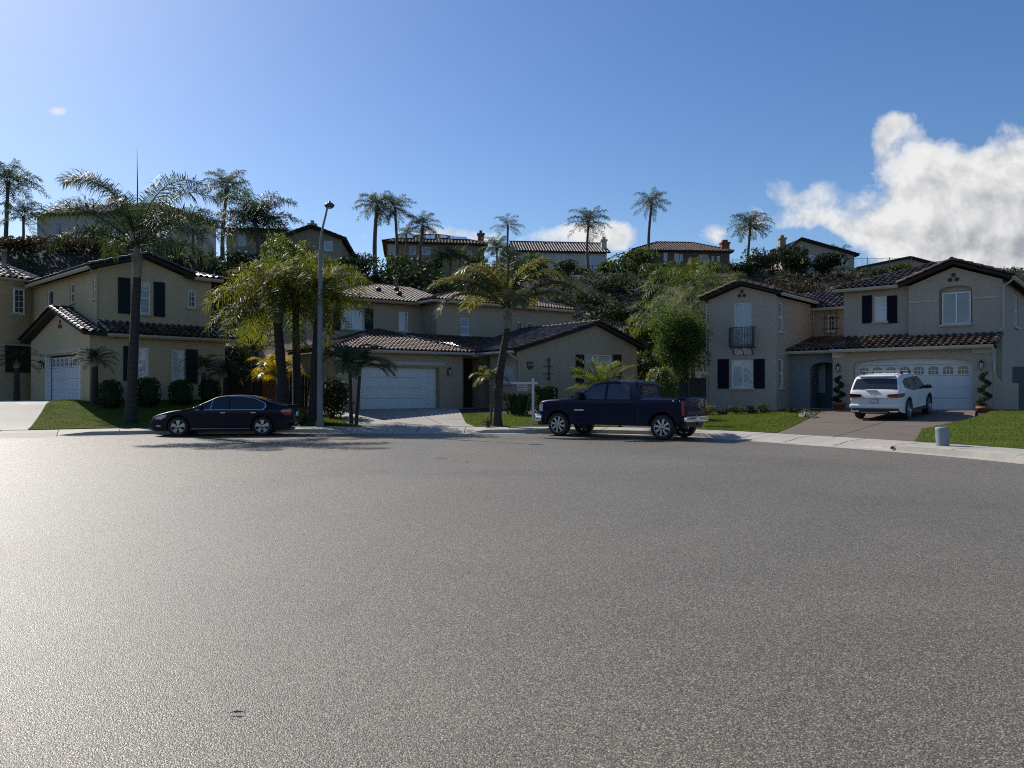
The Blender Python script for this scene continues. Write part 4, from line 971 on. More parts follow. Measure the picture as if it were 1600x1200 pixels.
def wheel(par, x, y, r, w, spokes, style, sd):
    """sd: side the face looks to"""
    T = lambda q: V((x + q.x, y + sd * q.z, r + q.y))
    mb = MB(); rr = r * 0.70
    mb.lathe([(rr, -w / 2), (r * 0.93, -w / 2), (r * 0.985, -w * 0.40), (r, -w * 0.25), (r, w * 0.25), (r * 0.985, w * 0.40), (r * 0.93, w / 2), (rr + 0.03, w / 2), (rr, w * 0.42)], 36, T)
    t = mb.build('wheel', M['rubber'], par)
    mb = MB(); mb.lathe([(rr, -w * 0.3), (rr * 0.93, w * 0.1), (rr * 0.94, w * 0.46), (rr * 1.0, w * 0.47), (rr * 1.005, w * 0.40)], 36, T)
    mb.lathe([(0.001, w * 0.47), (0.045, w * 0.46), (0.075, w * 0.42), (0.078, w * 0.2)], 16, T)
    for k in range(spokes):
        a = 2 * PI * (k + 0.25) / spokes; ca, sa = math.cos(a), math.sin(a); w0, w1 = style
        def sp(rad, lat, zz): return T(V((ca * rad - sa * lat, sa * rad + ca * lat, zz)))
        vs = [sp(0.06, -w0, w * 0.42), sp(0.06, w0, w * 0.42), sp(rr * 0.96, w1, w * 0.40), sp(rr * 0.96, -w1, w * 0.40), sp(0.06, -w0, w * 0.2), sp(0.06, w0, w * 0.2), sp(rr * 0.96, w1, w * 0.2), sp(rr * 0.96, -w1, w * 0.2)]
        mb.add(vs, [(0, 1, 2, 3), (0, 3, 7, 4), (1, 5, 6, 2), (3, 2, 6, 7)])
    mb.build('rim', M['alloy'], t)
    mb = MB(); mb.lathe([(0.001, 0.0), (rr * 0.9, 0.0)], 24, T); mb.build('brake_disc', M['black'], t)
    return t
def underbody(par, s, z0, z1, inset=0.28):
    mb = MB(); n = 14; L = s.L / 2 - 0.12
    mb.box(-L, L, -(s.W / 2 - inset), s.W / 2 - inset, z0, z1)
    for ax, ar in s.ar:
        for sd in (1, -1):
            y0, y1 = sd * (s.W / 2 - 0.06), sd * (s.W / 2 - inset - 0.02); a = [PI * k / 12 for k in range(13)]
            vs = [V((ax + (ar - 0.01) * math.cos(q), y, s.axz + 0.02 + (ar - 0.01) * math.sin(q))) for y in (y0, y1) for q in a]
            mb.add(vs, [(k, k + 1, 14 + k, 13 + k) for k in range(12)])
    return mb.build('underbody', M['black'], par)
def bx(par, name, mat, *boxes):
    mb = MB()
    for b in boxes: mb.box(*b)
    return mb.build(name, mat, par)
def rbox(par, name, mat, x0, x1, y0, y1, z0, z1, r=0.03):
    """a box with rounded edges"""
    bm = bmesh.new(); bmesh.ops.create_cube(bm, size=1)
    for v in bm.verts: v.co = V((lerp(x0, x1, v.co.x + .5), lerp(y0, y1, v.co.y + .5), lerp(z0, z1, v.co.z + .5)))
    bmesh.ops.bevel(bm, geom=bm.edges[:], offset=r, segments=3, affect='EDGES', profile=0.5)
    me = bpy.data.meshes.new(name); bm.to_mesh(me); bm.free(); me.materials.append(mat)
    for p in me.polygons: p.use_smooth = True
    o = bpy.data.objects.new(name, me); C.objects.link(o); o.parent = par; return o

def sedan(x, y, rz):
    A = thing('parked_car', 'midnight blue sedan with five spoke alloy wheels parked along the kerb', 'car', (x, y, 0.004), rz, 'vehicles parked near the turning circle')
    s = Shell(4.83, 1.82, [(-2.415, .60), (-2.40, .92), (-2.34, 1.035), (-2.15, 1.06), (-1.92, 1.09), (-1.3, 1.315), (-.95, 1.395), (-.45, 1.425), (-.1, 1.41), (.2, 1.365), (1.0, .985), (1.15, .95), (1.75, .865), (2.15, .76), (2.34, .68), (2.40, .58), (2.415, .45)],
              [(-2.415, .36), (-2.2, .27), (-1.8, .2), (1.9, .18), (2.3, .2), (2.415, .26)], 0.90, 1.425, [(1.46, .385), (-1.36, .385)], 0.27, 0.24)
    s.axz = 0.335; s.build(A, M['navy']); underbody(A, s, 0.17, 0.55)
    for wx in (1.46, -1.36):
        for sd in (1, -1): wheel(A, wx, sd * 0.79, 0.335, 0.22, 5, (0.035, 0.075), sd)
    bz = 0.925
    s.side(A, 'window', [(.86, bz + .02), (.42, 1.215), (.06, bz + .30 + .11), (-.23, 1.345), (-.23, bz)], M['carglass'], 0.004)
    s.side(A, 'window', [(-.27, bz), (-.27, 1.345), (-.7, 1.35), (-1.1, 1.28), (-1.42, 1.13), (-1.46, 1.04), (-1.36, bz + .025)], M['carglass'], 0.004)
    s.side(A, 'window_trim', [(.9, bz - .018), (.9, bz + .006), (-1.36, bz + .006), (-1.45, 1.01), (-1.44, 1.14), (-1.10, 1.30), (-.7, 1.367), (-.2, 1.362), (-.2, 1.378), (-.7, 1.383), (-1.12, 1.318), (-1.48, 1.15), (-1.50, 1.01), (-1.40, bz - .018)], M['chrome'], 0.010, step=0.1)
    s.side(A, 'door_pillar', [(.40, bz), (.37, bz), (.31, 1.265), (.34, 1.25)], M['chrome'], 0.010, step=0.1)
    s.topp(A, 'windscreen', .26, .96, (.05, .07), M['carglass']); s.topp(A, 'rear_window', -1.86, -1.2, (.1, .08), M['carglass'])
    for xx in (1.02, -.25, -1.33): s.side(A, 'door_seam', [(xx, .28), (xx + .012, .28), (xx + .012, .905), (xx, .905)], M['black'], 0.003, step=0.2)
    s.side(A, 'sill_trim', [(1.02, .245), (-.93, .245), (-.93, .27), (1.02, .27)], M['alloy'], 0.008, step=0.3)
    for xx in (.05, -.98): s.side(A, 'door_handle', [(xx, .80), (xx - .17, .805), (xx - .17, .835), (xx, .83)], M['chrome'], 0.025, step=0.1)
    s.side(A, 'headlight', [(2.28, .60), (2.02, .585), (1.86, .68), (1.83, .755), (2.0, .745), (2.2, .67)], M['lampglass'], 0.008)
    s.side(A, 'tail_light', [(-2.34, .70), (-2.1, .74), (-1.98, .86), (-2.05, .93), (-2.33, .95)], M['red'], 0.008)
    s.side(A, 'fog_light', [(2.2, .34), (2.05, .33), (2.05, .38), (2.2, .39)], M['lampglass'], 0.012)
    rbox(A, 'grille', M['black'], 2.33, 2.43, -.42, .42, .42, .63, .03); rbox(A, 'grille_surround', M['chrome'], 2.36, 2.42, -.46, .46, .645, .67, .01)
    rbox(A, 'front_bumper', M['black'], 2.25, 2.425, -.7, .7, .24, .36, .04); rbox(A, 'spoiler_lip', M['navy'], -2.43, -2.2, -.62, .62, 1.055, 1.08, .01)
    rbox(A, 'rear_bumper', M['navy'], -2.44, -2.2, -.80, .80, .36, .62, .08); rbox(A, 'license_plate', M['white'], -2.45, -2.43, -.26, .26, .68, .83, .005)
    for sd in (1, -1):
        m = rbox(A, 'wing_mirror', M['navy'], .62, .78, *sorted((sd * .87, sd * 1.04)), .95, 1.08, .045); rbox(A, 'exhaust_tip', M['chrome'], -2.46, -2.3, *sorted((sd * .45, sd * .62)), .26, .33, .03)
    return A
def pickup(x, y, rz):
    A = thing('pickup_truck', 'deep blue crew cab pickup truck with chrome bumpers parked at the kerb', 'pickup truck', (x, y, 0.004), rz, 'vehicles parked near the turning circle')
    s = Shell(6.02, 2.03, [(-3.01, 1.30), (-2.97, 1.345), (-1.05, 1.345), (-1.045, 1.40), (-.98, 1.82), (-.90, 1.90), (-.4, 1.93), (.2, 1.915), (.55, 1.86), (1.42, 1.33), (1.55, 1.30), (2.4, 1.27), (2.8, 1.22), (2.93, 1.13), (3.0, .95), (3.01, .8)],
              [(-3.01, .62), (-2.5, .55), (-2.2, .46), (2.5, .44), (2.9, .48), (3.01, .6)], 1.27, 1.93, [(2.02, .49), (-1.90, .49)], 0.20, 0.10, (-2.93, -1.10, .85), sharp=(-1.045, -2.93, -1.10), r=0.06)
    s.axz = 0.40; s.build(A, M['blue']); underbody(A, s, 0.42, 0.8, 0.3)
    for wx in (2.02, -1.90):
        for sd in (1, -1): wheel(A, wx, sd * 0.87, 0.405, 0.27, 8, (0.028, 0.045), sd)
    b = 1.30
    s.side(A, 'window', [(1.24, b + .01), (.62, 1.74), (.4, 1.795), (.17, 1.81), (.17, b)], M['carglass'], 0.005); s.side(A, 'window', [(.08, b), (.08, 1.815), (-.55, 1.80), (-.72, 1.74), (-.78, b)], M['carglass'], 0.005)
    s.topp(A, 'windscreen', .62, 1.38, (.06, .08), M['carglass'])
    mb = MB(); mb.add([V((-1.052, -.62, 1.42)), V((-1.052, .62, 1.42)), V((-1.0, .56, 1.76)), V((-1.0, -.56, 1.76))], [(0, 3, 2, 1)]); mb.build('rear_window', M['carglass'], A)
    for xx in (1.38, .12, -.86): s.side(A, 'door_seam', [(xx, .56), (xx + .012, .56), (xx + .012, 1.27), (xx, 1.27)], M['black'], 0.003, step=0.25)
    s.side(A, 'bed_seam', [(-1.08, .5), (-1.05, .5), (-1.05, 1.33), (-1.08, 1.33)], M['black'], 0.004, step=0.3)
    for xx in (.35, -.62): s.side(A, 'door_handle', [(xx, 1.07), (xx - .2, 1.07), (xx - .2, 1.105), (xx, 1.105)], M['blue'], 0.03, step=0.1)
    s.side(A, 'door_moulding', [(1.36, .80), (-.84, .80), (-.84, .835), (1.36, .835)], M['blue'], 0.012, step=0.3)
    s.side(A, 'name_badge', [(1.34, .90), (.98, .90), (.98, .945), (1.34, .945)], M['chrome'], 0.008, step=0.2)
    s.side(A, 'bed_decal', [(-2.66, 1.24), (-2.28, 1.24), (-2.26, 1.285), (-2.64, 1.285)], M['white'], 0.004, step=0.2)
    s.side(A, 'tail_light', [(-2.955, .80), (-2.76, .80), (-2.76, 1.25), (-2.95, 1.25)], M['red'], 0.012)
    s.side(A, 'headlight', [(2.90, .86), (2.70, .86), (2.66, 1.12), (2.84, 1.13), (2.90, 1.02)], M['lampglass'], 0.01)
    rbox(A, 'grille', M['chrome'], 2.93, 3.05, -.72, .72, .78, 1.14, .03)
    for z in (.86, .97, 1.08): rbox(A, 'grille_slot', M['black'], 3.03, 3.055, -.66, .66, z - .038, z + .038, .008)
    rbox(A, 'front_bumper', M['chrome'], 2.78, 3.13, -.99, .99, .50, .76, .06); rbox(A, 'air_dam', M['black'], 2.75, 3.05, -.9, .9, .36, .52, .04)
    rbox(A, 'rear_bumper', M['chrome'], -3.17, -2.95, -.97, .97, .58, .76, .04); rbox(A, 'tailgate', M['blue'], -3.03, -2.95, -.78, .78, .80, 1.33, .02); rbox(A, 'license_plate', M['white'], -3.18, -3.165, -.16, .16, .6, .74, .004)
    bx(A, 'bed_rail_cap', M['black'], (-2.94, -1.08, .88, .95, 1.352, 1.372), (-2.94, -1.08, -.95, -.88, 1.352, 1.372))
    for sd in (1, -1):
        rbox(A, 'wing_mirror', M['black'], 1.02, 1.18, *sorted((sd * 1.01, sd * 1.28)), 1.28, 1.55, .05)
        mb = MB(); mb.tube([(-2.5, sd * .55, .42), (-2.95, sd * .6, .40)], .045, 10); mb.build('exhaust_pipe', M['steel'], A)
    mb = MB(); mb.tube([(-3.0, 0, .5), (-3.2, 0, .5)], .035, 8); mb.build('tow_hitch', M['black'], A)
    for c in A.children_recursive:        # shorten the overhangs
        if c.type == 'MESH':
            for v_ in c.data.vertices:
                if v_.co.x < -2.42: v_.co.x = -2.42 + (v_.co.x + 2.42) * .42
                elif v_.co.x > 2.53: v_.co.x = 2.53 + (v_.co.x - 2.53) * .78
    return A
def suv(x, y, z, rz, pitch):
    A = thing('parked_suv', 'white SUV with roof bars parked nose in before the arched garage door', 'SUV', (x, y, z), rz, 'vehicles parked near the turning circle'); A.rotation_euler = (0, pitch, rz)
    s = Shell(5.0, 1.98, [(-2.5, .85), (-2.49, 1.06), (-2.46, 1.13), (-2.43, 1.16), (-2.19, 1.60), (-2.12, 1.69), (-1.98, 1.735), (-1.4, 1.76), (-.5, 1.775), (.2, 1.75), (.52, 1.69), (1.22, 1.15), (1.35, 1.12), (2.1, 1.04), (2.38, .94), (2.47, .78), (2.5, .6)],
              [(-2.5, .42), (-2.3, .33), (-1.9, .27), (1.9, .27), (2.3, .28), (2.5, .36)], 1.08, 1.775, [(1.53, .43), (-1.45, .43)], 0.22, 0.10, sharp=(-2.45,), r=0.075, endn=3.2)
    s.axz = 0.38; s.build(A, M['carwhite']); underbody(A, s, 0.26, 0.6)
    for wx in (1.53, -1.45):
        for sd in (1, -1): wheel(A, wx, sd * 0.86, 0.385, 0.25, 10, (0.02, 0.03), sd)
    for ax in (1.53, -1.45):   # black arch cladding
        a = [PI * k / 14 for k in range(15)]; z0 = s.axz + .02
        po = [(ax + .495 * math.cos(q), z0 + .495 * math.sin(q)) for q in a] + [(ax + .436 * math.cos(q), z0 + .436 * math.sin(q)) for q in reversed(a)]
        s.side(A, 'arch_cladding', po, M['black'], 0.018, step=0.09)
    s.side(A, 'sill_cladding', [(1.02, .275), (-.94, .275), (-.94, .40), (1.02, .40)], M['black'], 0.016, step=0.2)
    b = 1.12
    s.side(A, 'window', [(1.0, b), (.44, 1.56), (.2, 1.625), (-.1, 1.64), (-.1, b - .01)], M['carglass'], 0.005); s.side(A, 'window', [(-.14, b - .01), (-.14, 1.645), (-.95, 1.635), (-1.02, b)], M['carglass'], 0.005)
    s.side(A, 'window', [(-1.07, b), (-1.0, 1.63), (-1.55, 1.61), (-1.95, 1.50), (-1.88, 1.27)], M['carglass'], 0.005)
    s.topp(A, 'windscreen', .54, 1.18, (.06, .08), M['carglass']); s.topp(A, 'rear_window', -2.42, -2.19, (.0, .02), M['carglass'], 0.022, 8)
    for xx in (1.05, -.12, -1.04): s.side(A, 'door_seam', [(xx, .42), (xx + .012, .42), (xx + .012, 1.10), (xx, 1.10)], M['black'], 0.003, step=0.25)
    for xx in (.15, -.85): s.side(A, 'door_handle', [(xx, .96), (xx - .2, .96), (xx - .2, .995), (xx, .995)], M['carwhite'], 0.03, step=0.1)
    # tail lamps wrap from the hatch round the corner
    s.side(A, 'tail_light', [(-2.46, .905), (-2.1, .94), (-2.02, 1.03), (-2.05, 1.06), (-2.46, 1.06)], M['darkred'], 0.012)
    for sd in (1, -1):
        mb = MB(); y0, y1 = sd * .90, sd * .46; X0 = -2.515
        mb.add([V((X0, y0, .905)), V((X0, y1 + sd * .06, .915)), V((X0, y1, .965)), V((X0, y1 + sd * .04, 1.03)), V((X0, y0, 1.055))] + [V((X0 + .06, y0, .905)), V((X0 + .06, y1 + sd * .06, .915)), V((X0 + .06, y1, .965)), V((X0 + .06, y1 + sd * .04, 1.03)), V((X0 + .06, y0, 1.055))],
               [(0, 1, 2, 3, 4), (0, 5, 6, 1), (1, 6, 7, 2), (2, 7, 8, 3), (3, 8, 9, 4)]); mb.build('hatch_light', M['darkred'], A)
        rbox(A, 'reflector_strip', M['chrome'], -2.53, -2.49, *sorted((sd * .52, sd * .88)), .875, .892, .004)
        rbox(A, 'wing_mirror', M['black'], .86, 1.02, *sorted((sd * .98, sd * 1.2)), 1.1, 1.26, .05)
        rbox(A, 'exhaust_trim', M['chrome'], -2.56, -2.4, *sorted((sd * .55, sd * .86)), .335, .40, .02)
        mb = MB(); mb.tube([(-1.9, sd * .68, 1.755), (-1.75, sd * .70, 1.80), (.1, sd * .70, 1.815), (.3, sd * .69, 1.765)], .018, 8); mb.build('roof_rail', M['steel'], A)
        bx(A, 'roof_rack_foot', M['black'], (-1.46, -1.34, *sorted((sd * .66, sd * .74)), 1.77, 1.885), (-.42, -.30, *sorted((sd * .66, sd * .74)), 1.77, 1.885))
    for xx in (-1.40, -.36): rbox(A, 'roof_bar', M['alloy'], xx - .04, xx + .04, -.74, .74, 1.87, 1.90, .012)
    rbox(A, 'rear_bumper', M['carwhite'], -2.55, -2.3, -.93, .93, .48, .66, .07); rbox(A, 'bumper_valance', M['black'], -2.53, -2.3, -.88, .88, .30, .485, .05); rbox(A, 'skid_plate', M['steel'], -2.55, -2.4, -.5, .5, .31, .35, .012)
    rbox(A, 'license_plate', M['steel'], -2.53, -2.505, -.16, .16, .69, .85, .006)
    rbox(A, 'hatch_trim', M['alloy'], -2.525, -2.5, -.55, .55, .868, .882, .004); rbox(A, 'roof_spoiler', M['carwhite'], -2.27, -2.0, -.66, .66, 1.70, 1.735, .014)
    mb = MB(); ring = lambda q: V((-2.51 - q.z, q.x, .975 + q.y)); mb.lathe([(.058, 0), (.058, .012), (.046, .014), (.046, .004)], 20, ring); mb.build('hatch_emblem', M['chrome'], A)
    mb = MB()
    for a, c in ((.0, .7), (.7, 1.4)): pass
    rbox(A, 'rear_wiper', M['black'], -2.47, -2.44, -.1, .32, 1.165, 1.185, .006)
    rbox(A, 'window_sticker', M['signface'], -2.428, -2.424, .34, .58, 1.195, 1.225, .001)
    R = Matrix(((0, 0, -1, -2.532), (-1, 0, 0, 0), (0, 1, 0, .765), (0, 0, 0, 1)))
    for k in range(5): bx(A, 'plate_character', M['white'], (-2.534, -2.531, -.12 + k * .05, -.085 + k * .05, .725, .795))
    return A
sedan_car = sedan(-10.27, 27.73, math.radians(188))
truck = pickup(3.83, 26.6, math.radians(145))
_f = V((math.cos(math.radians(48)), math.sin(math.radians(48)))); _r = V((14.8, 30.65)); _q = _r + _f * 2.98
_za, _zb = gz(_r.x, _r.y) + 0.034, gz(_q.x, _q.y) + 0.034
suv_car = suv(_r.x + _f.x * 1.45, _r.y + _f.y * 1.45, lerp(_za, _zb, 0.487), math.radians(48), -math.atan((_zb - _za) / 2.98))
# ------------------------------------------------------------------ plants
def frond(mb, base, az, el, length, droop, n, ll, lw, rng, plume=0.5, ldroop=0.5, mi=0, stem=0.15, twist=0.0, rr=0.022, vee=0.35, mr=None):
    """one feather leaf: an arching midrib with leaflets on both sides"""
    N = 14; pts = [V(base)]; dirs = []; e = el; a = az
    for i in range(N):
        t = (i + 0.5) / N; e = el - droop * t ** 1.9; a = az + twist * t
        d = V((math.cos(e) * math.cos(a), math.cos(e) * math.sin(a), math.sin(e))); dirs.append(d); pts.append(pts[-1] + d * (length / N))
    mb.tube(pts, [rr * (1 - 0.85 * i / N) + 0.003 for i in range(N + 1)], 4, mi if mr is None else mr, True, False)
    side0 = V((-math.sin(az), math.cos(az), 0))
    for k in range(n):
        t = stem + (1 - stem) * (k + rng.random() * 0.8) / n; f = t * N; i = min(N - 1, int(f)); p = pts[i].lerp(pts[i + 1], f - i); d = dirs[i]
        up = side0.cross(d).normalized() * -1
        if up.z < 0 and abs(d.z) < 0.9: up = -up
        L = ll * (0.35 + 0.65 * math.sin(PI * min(1, 0.12 + 0.82 * t)) ** 0.8) * rng.uniform(0.82, 1.12)
        for sd in (1, -1):
            q = (side0 * sd * (1 - 0.35 * t) + d * (0.15 + 0.5 * t) + up * (vee + rng.gauss(0, plume))).normalized()
            tip = (q - V((0, 0, ldroop * rng.uniform(0.5, 1.5)))).normalized(); m = p + q * L * 0.5; en = m + tip * L * 0.5
            w = d.cross(q).cross(q); w = w.normalized() * lw * 0.5 if w.length > 1e-4 else up * lw * 0.5
            mb.add([p - w * 0.5, p + w * 0.5, m + w, m - w, en], [(0, 1, 2, 3), (3, 2, 4)], mi)
def trunk(mb, p0, p1, r0, r1, n=10, bend=(0, 0), mi=0, flare=1.35, segs=12, rng=None, bulge=0.0):
    p0, p1 = V(p0), V(p1); pts = []; rs = []
    for i in range(segs + 1):
        t = i / segs; b = math.sin(PI * t); pts.append(p0.lerp(p1, t) + V((bend[0] * b, bend[1] * b, 0)))
        r = lerp(r0, r1, t) * (1 + (flare - 1) * max(0, 1 - t * 7)) + bulge * math.sin(PI * t)
        rs.append(r * (1 + (rng.gauss(0, 0.03) if rng else 0)))
    mb.tube(pts, rs, n, mi, True); return pts[-1]
KINDS = dict(
    queen=dict(n=17, L=1.0, el=(1.35, -0.15), droop=(1.3, 1.8), k=46, ll=0.25, lw=0.0075, plume=0.36, ld=1.15, mat='lf_queen', vee=0.1),
    far=dict(n=24, L=1.0, el=(1.4, -0.45), droop=(1.0, 1.5), k=30, ll=0.25, lw=0.018, plume=0.4, ld=1.1, mat='lf_far', vee=0.15),
    gold=dict(n=32, L=1.0, el=(1.4, -0.45), droop=(1.4, 2.3), k=50, ll=0.25, lw=0.011, plume=0.5, ld=1.3, mat='lf_gold', vee=0.15),
    king=dict(n=11, L=1.0, el=(1.35, 0.05), droop=(1.5, 1.9), k=58, ll=0.30, lw=0.020, plume=0.07, ld=0.55, mat='lf_king', vee=0.12),
    pygmy=dict(n=26, L=1.0, el=(1.3, -0.2), droop=(1.1, 1.6), k=34, ll=0.20, lw=0.010, plume=0.15, ld=0.3, mat='lf_dark', vee=0.3),
    date=dict(n=34, L=1.0, el=(1.45, 0.1), droop=(0.5, 0.9), k=42, ll=0.24, lw=0.012, plume=0.2, ld=0.1, mat='lf_lime', vee=0.4))
def crown(mb, c, kind, L, rng, n=None, dens=1.0, el=None, droop=None, azs=None, mi=0, ll=None, lw=None):
    K = KINDS[kind]; n = n or K['n']; e1, e0 = el or K['el']; d0, d1 = droop or K['droop']
    for i in range(n):
        f = (i + 0.5) / n; az = azs[i] if azs else i * 2.39996 + rng.gauss(0, 0.18)
        e = lerp(e1, e0, f ** 0.9) + rng.gauss(0, 0.08); ln = L * rng.uniform(0.84, 1.08) * (0.8 if f < 0.12 else 1.0)
        b = V(c) + V((math.cos(az) * 0.03 * L, math.sin(az) * 0.03 * L, (0.5 - f) * 0.05 * L))
        frond(mb, b, az, e, ln, rng.uniform(d0, d1) * (0.55 + 0.6 * min(1, max(0, e) / 1.0) + 0.1), int(K['k'] * dens), (ll or K['ll']) * L, (lw or K['lw']) * L, rng, K['plume'], K['ld'], mi, vee=K['vee'], twist=rng.gauss(0, 0.25), rr=0.008 * L)
def palm(name, label, px, Y, py_top, L, kind, seed, py_base=None, tr=0.17, lean=(0, 0), group=None, n=None, dens=1.0, shaft=0.5, mat=None, bark='bark_palm', bend=(0, 0), el=None, droop=None, cat='palm tree', custom=None, skirt=0, spear=0.0, px_top=None, x=None):
    rng = random.Random(seed); bx_ = X(px, Y); bz = gz(bx_, Y) - 0.05 if py_base is None else Z(py_base, Y)
    T = thing(name, label, cat, (bx_, Y, bz), 0, group)
    top = P(px_top if px_top is not None else px, py_top, Y + lean[1]) - V((bx_, Y, bz)); top.x += lean[0]
    mb = MB(); trunk(mb, (0, 0, -0.1), top - V((0, 0, shaft)), tr, tr * 0.72, 10, bend, 0, 1.4, 14, rng); mb.build('trunk', M[bark], T)
    mb = MB(); s0 = top - V((0, 0, shaft))
    mb.tube([s0, s0.lerp(top, 0.35), s0.lerp(top, 0.8), top + V((0, 0, 0.1))], [tr * 0.74, tr * 0.88, tr * 0.6, tr * 0.3], 10)
    for k in range(9):    # old leaf bases
        a = k * 2.4; h = shaft * (0.05 + 0.055 * k); c = V((math.cos(a), math.sin(a), 0))
        mb.tube([s0 + V((0, 0, h)) + c * tr * 0.6, s0 + V((0, 0, h + shaft * 0.25)) + c * tr * 0.8, s0 + V((0, 0, h + shaft * 0.45)) + c * tr * 0.95], [tr * 0.25, tr * 0.15, 0.012], 5)
    mb.build('crownshaft', M['shaft'], T)
    mb = MB()
    if custom:
        K = KINDS[kind]
        for az, e, ln, dr in custom: frond(mb, top, az + rng.gauss(0, .06), e, ln, dr, int(K['k'] * dens * ln / 3), K['ll'] * L, K['lw'] * L, rng, K['plume'], K['ld'], 0, vee=K['vee'], twist=rng.gauss(0, .12), rr=0.03)
    else: crown(mb, top, kind, L, rng, n, dens, el, droop)
    if spear: mb.tube([top, top + V((0.02, 0, spear * 0.6)), top + V((0.0, 0, spear))], [0.035, 0.022, 0.004], 5)
    mb.build('crown', M[mat or KINDS[kind]['mat']], T)
    if skirt:
        mb = MB()
        for i in range(skirt): frond(mb, top - V((0, 0, 0.15)), rng.uniform(0, 6.28), -0.7 + rng.gauss(0, 0.15), L * 0.75, 0.7, 16, 0.2 * L, 0.02 * L, rng, 0.3, 0.8)
        mb.build('dead_fronds', M['lf_dead'], T)
    return T
def leafcloud(mb, lumps, n, size, rng, inner=0.45, mi=0, flat=None, gz_=None):
    """leaves set through and round a set of overlapping lumps"""
    wts = [(l[3] * l[4] * l[5]) ** (2 / 3) for l in lumps]
    for _ in range(n):
        l = rng.choices(lumps, wts)[0]
        d = V((rng.gauss(0, 1), rng.gauss(0, 1), rng.gauss(0, 1))).normalized()
        r = (1 - inner * rng.random() ** 1.6) * (1 + 0.07 * rng.gauss(0, 1))
        p = V((l[0] + d.x * l[3] * r, l[1] + d.y * l[4] * r, l[2] + d.z * l[5] * r))
        if p.z < 0.0 and gz_ is None: p.z = -p.z * 0.3
        nn = (d * 0.7 + V((rng.gauss(0, .6), rng.gauss(0, .6), rng.gauss(0, .6)))).normalized()
        a = nn.cross(V((rng.gauss(0, 1), rng.gauss(0, 1), rng.gauss(0, 1)))).normalized(); b = nn.cross(a); s = size * rng.uniform(0.6, 1.35)
        mb.add([p - a * s, p + b * s * 0.42 - a * 0.1 * s, p + a * s, p - b * s * 0.42 - a * 0.1 * s], [(0, 1, 2, 3)], mi)
def lumps_for(w, d, h, rng, k=7, base=0.0, jag=0.35):
    out = [(0, 0, base + h * 0.5, w * 0.36, d * 0.36, h * 0.46)]
    for i in range(k):
        a = rng.uniform(0, 2 * PI); rr = rng.uniform(0.35, 1.0); s = rng.uniform(0.22, 0.22 + jag)
        out.append((math.cos(a) * w * 0.5 * rr * (1 - s * 0.6), math.sin(a) * d * 0.5 * rr * (1 - s * 0.6), base + h * rng.uniform(0.25, 1 - s * 0.5), w * 0.5 * s * 1.2, d * 0.5 * s * 1.2, h * s * 0.55))
    return out
def shrub(name, label, px, Y, py_top, wpx, mat, seed, n=900, size=0.07, depth=None, k=7, group=None, z=None, cat='shrub', jag=0.35, stems=3, hmin=0.3):
    """a loose bush: crown of leaves on a few stems"""
    rng = random.Random(seed); x = X(px, Y); bz = (gz(x, Y) if z is None else z) - 0.03; w = wpx / FO * Y; h = max(hmin, Z(py_top, Y) - bz)
    T = thing(name, label, cat, (x, Y, bz), 0, group)
    mb = MB(); leafcloud(mb, lumps_for(w, depth or w * 0.9, h, rng, k, 0, jag), n, size, rng); mb.build('foliage', M[mat], T)
    mb = MB()
    for i in range(stems):
        a = rng.uniform(0, 6.28); mb.tube([(0, 0, -0.1), (math.cos(a) * w * .1, math.sin(a) * w * .1, h * .35), (math.cos(a) * w * .25, math.sin(a) * w * .25, h * .7)], [0.035 + h * .008, 0.025, 0.008], 5)
    mb.build('stem', M['bark'], T)
    return T
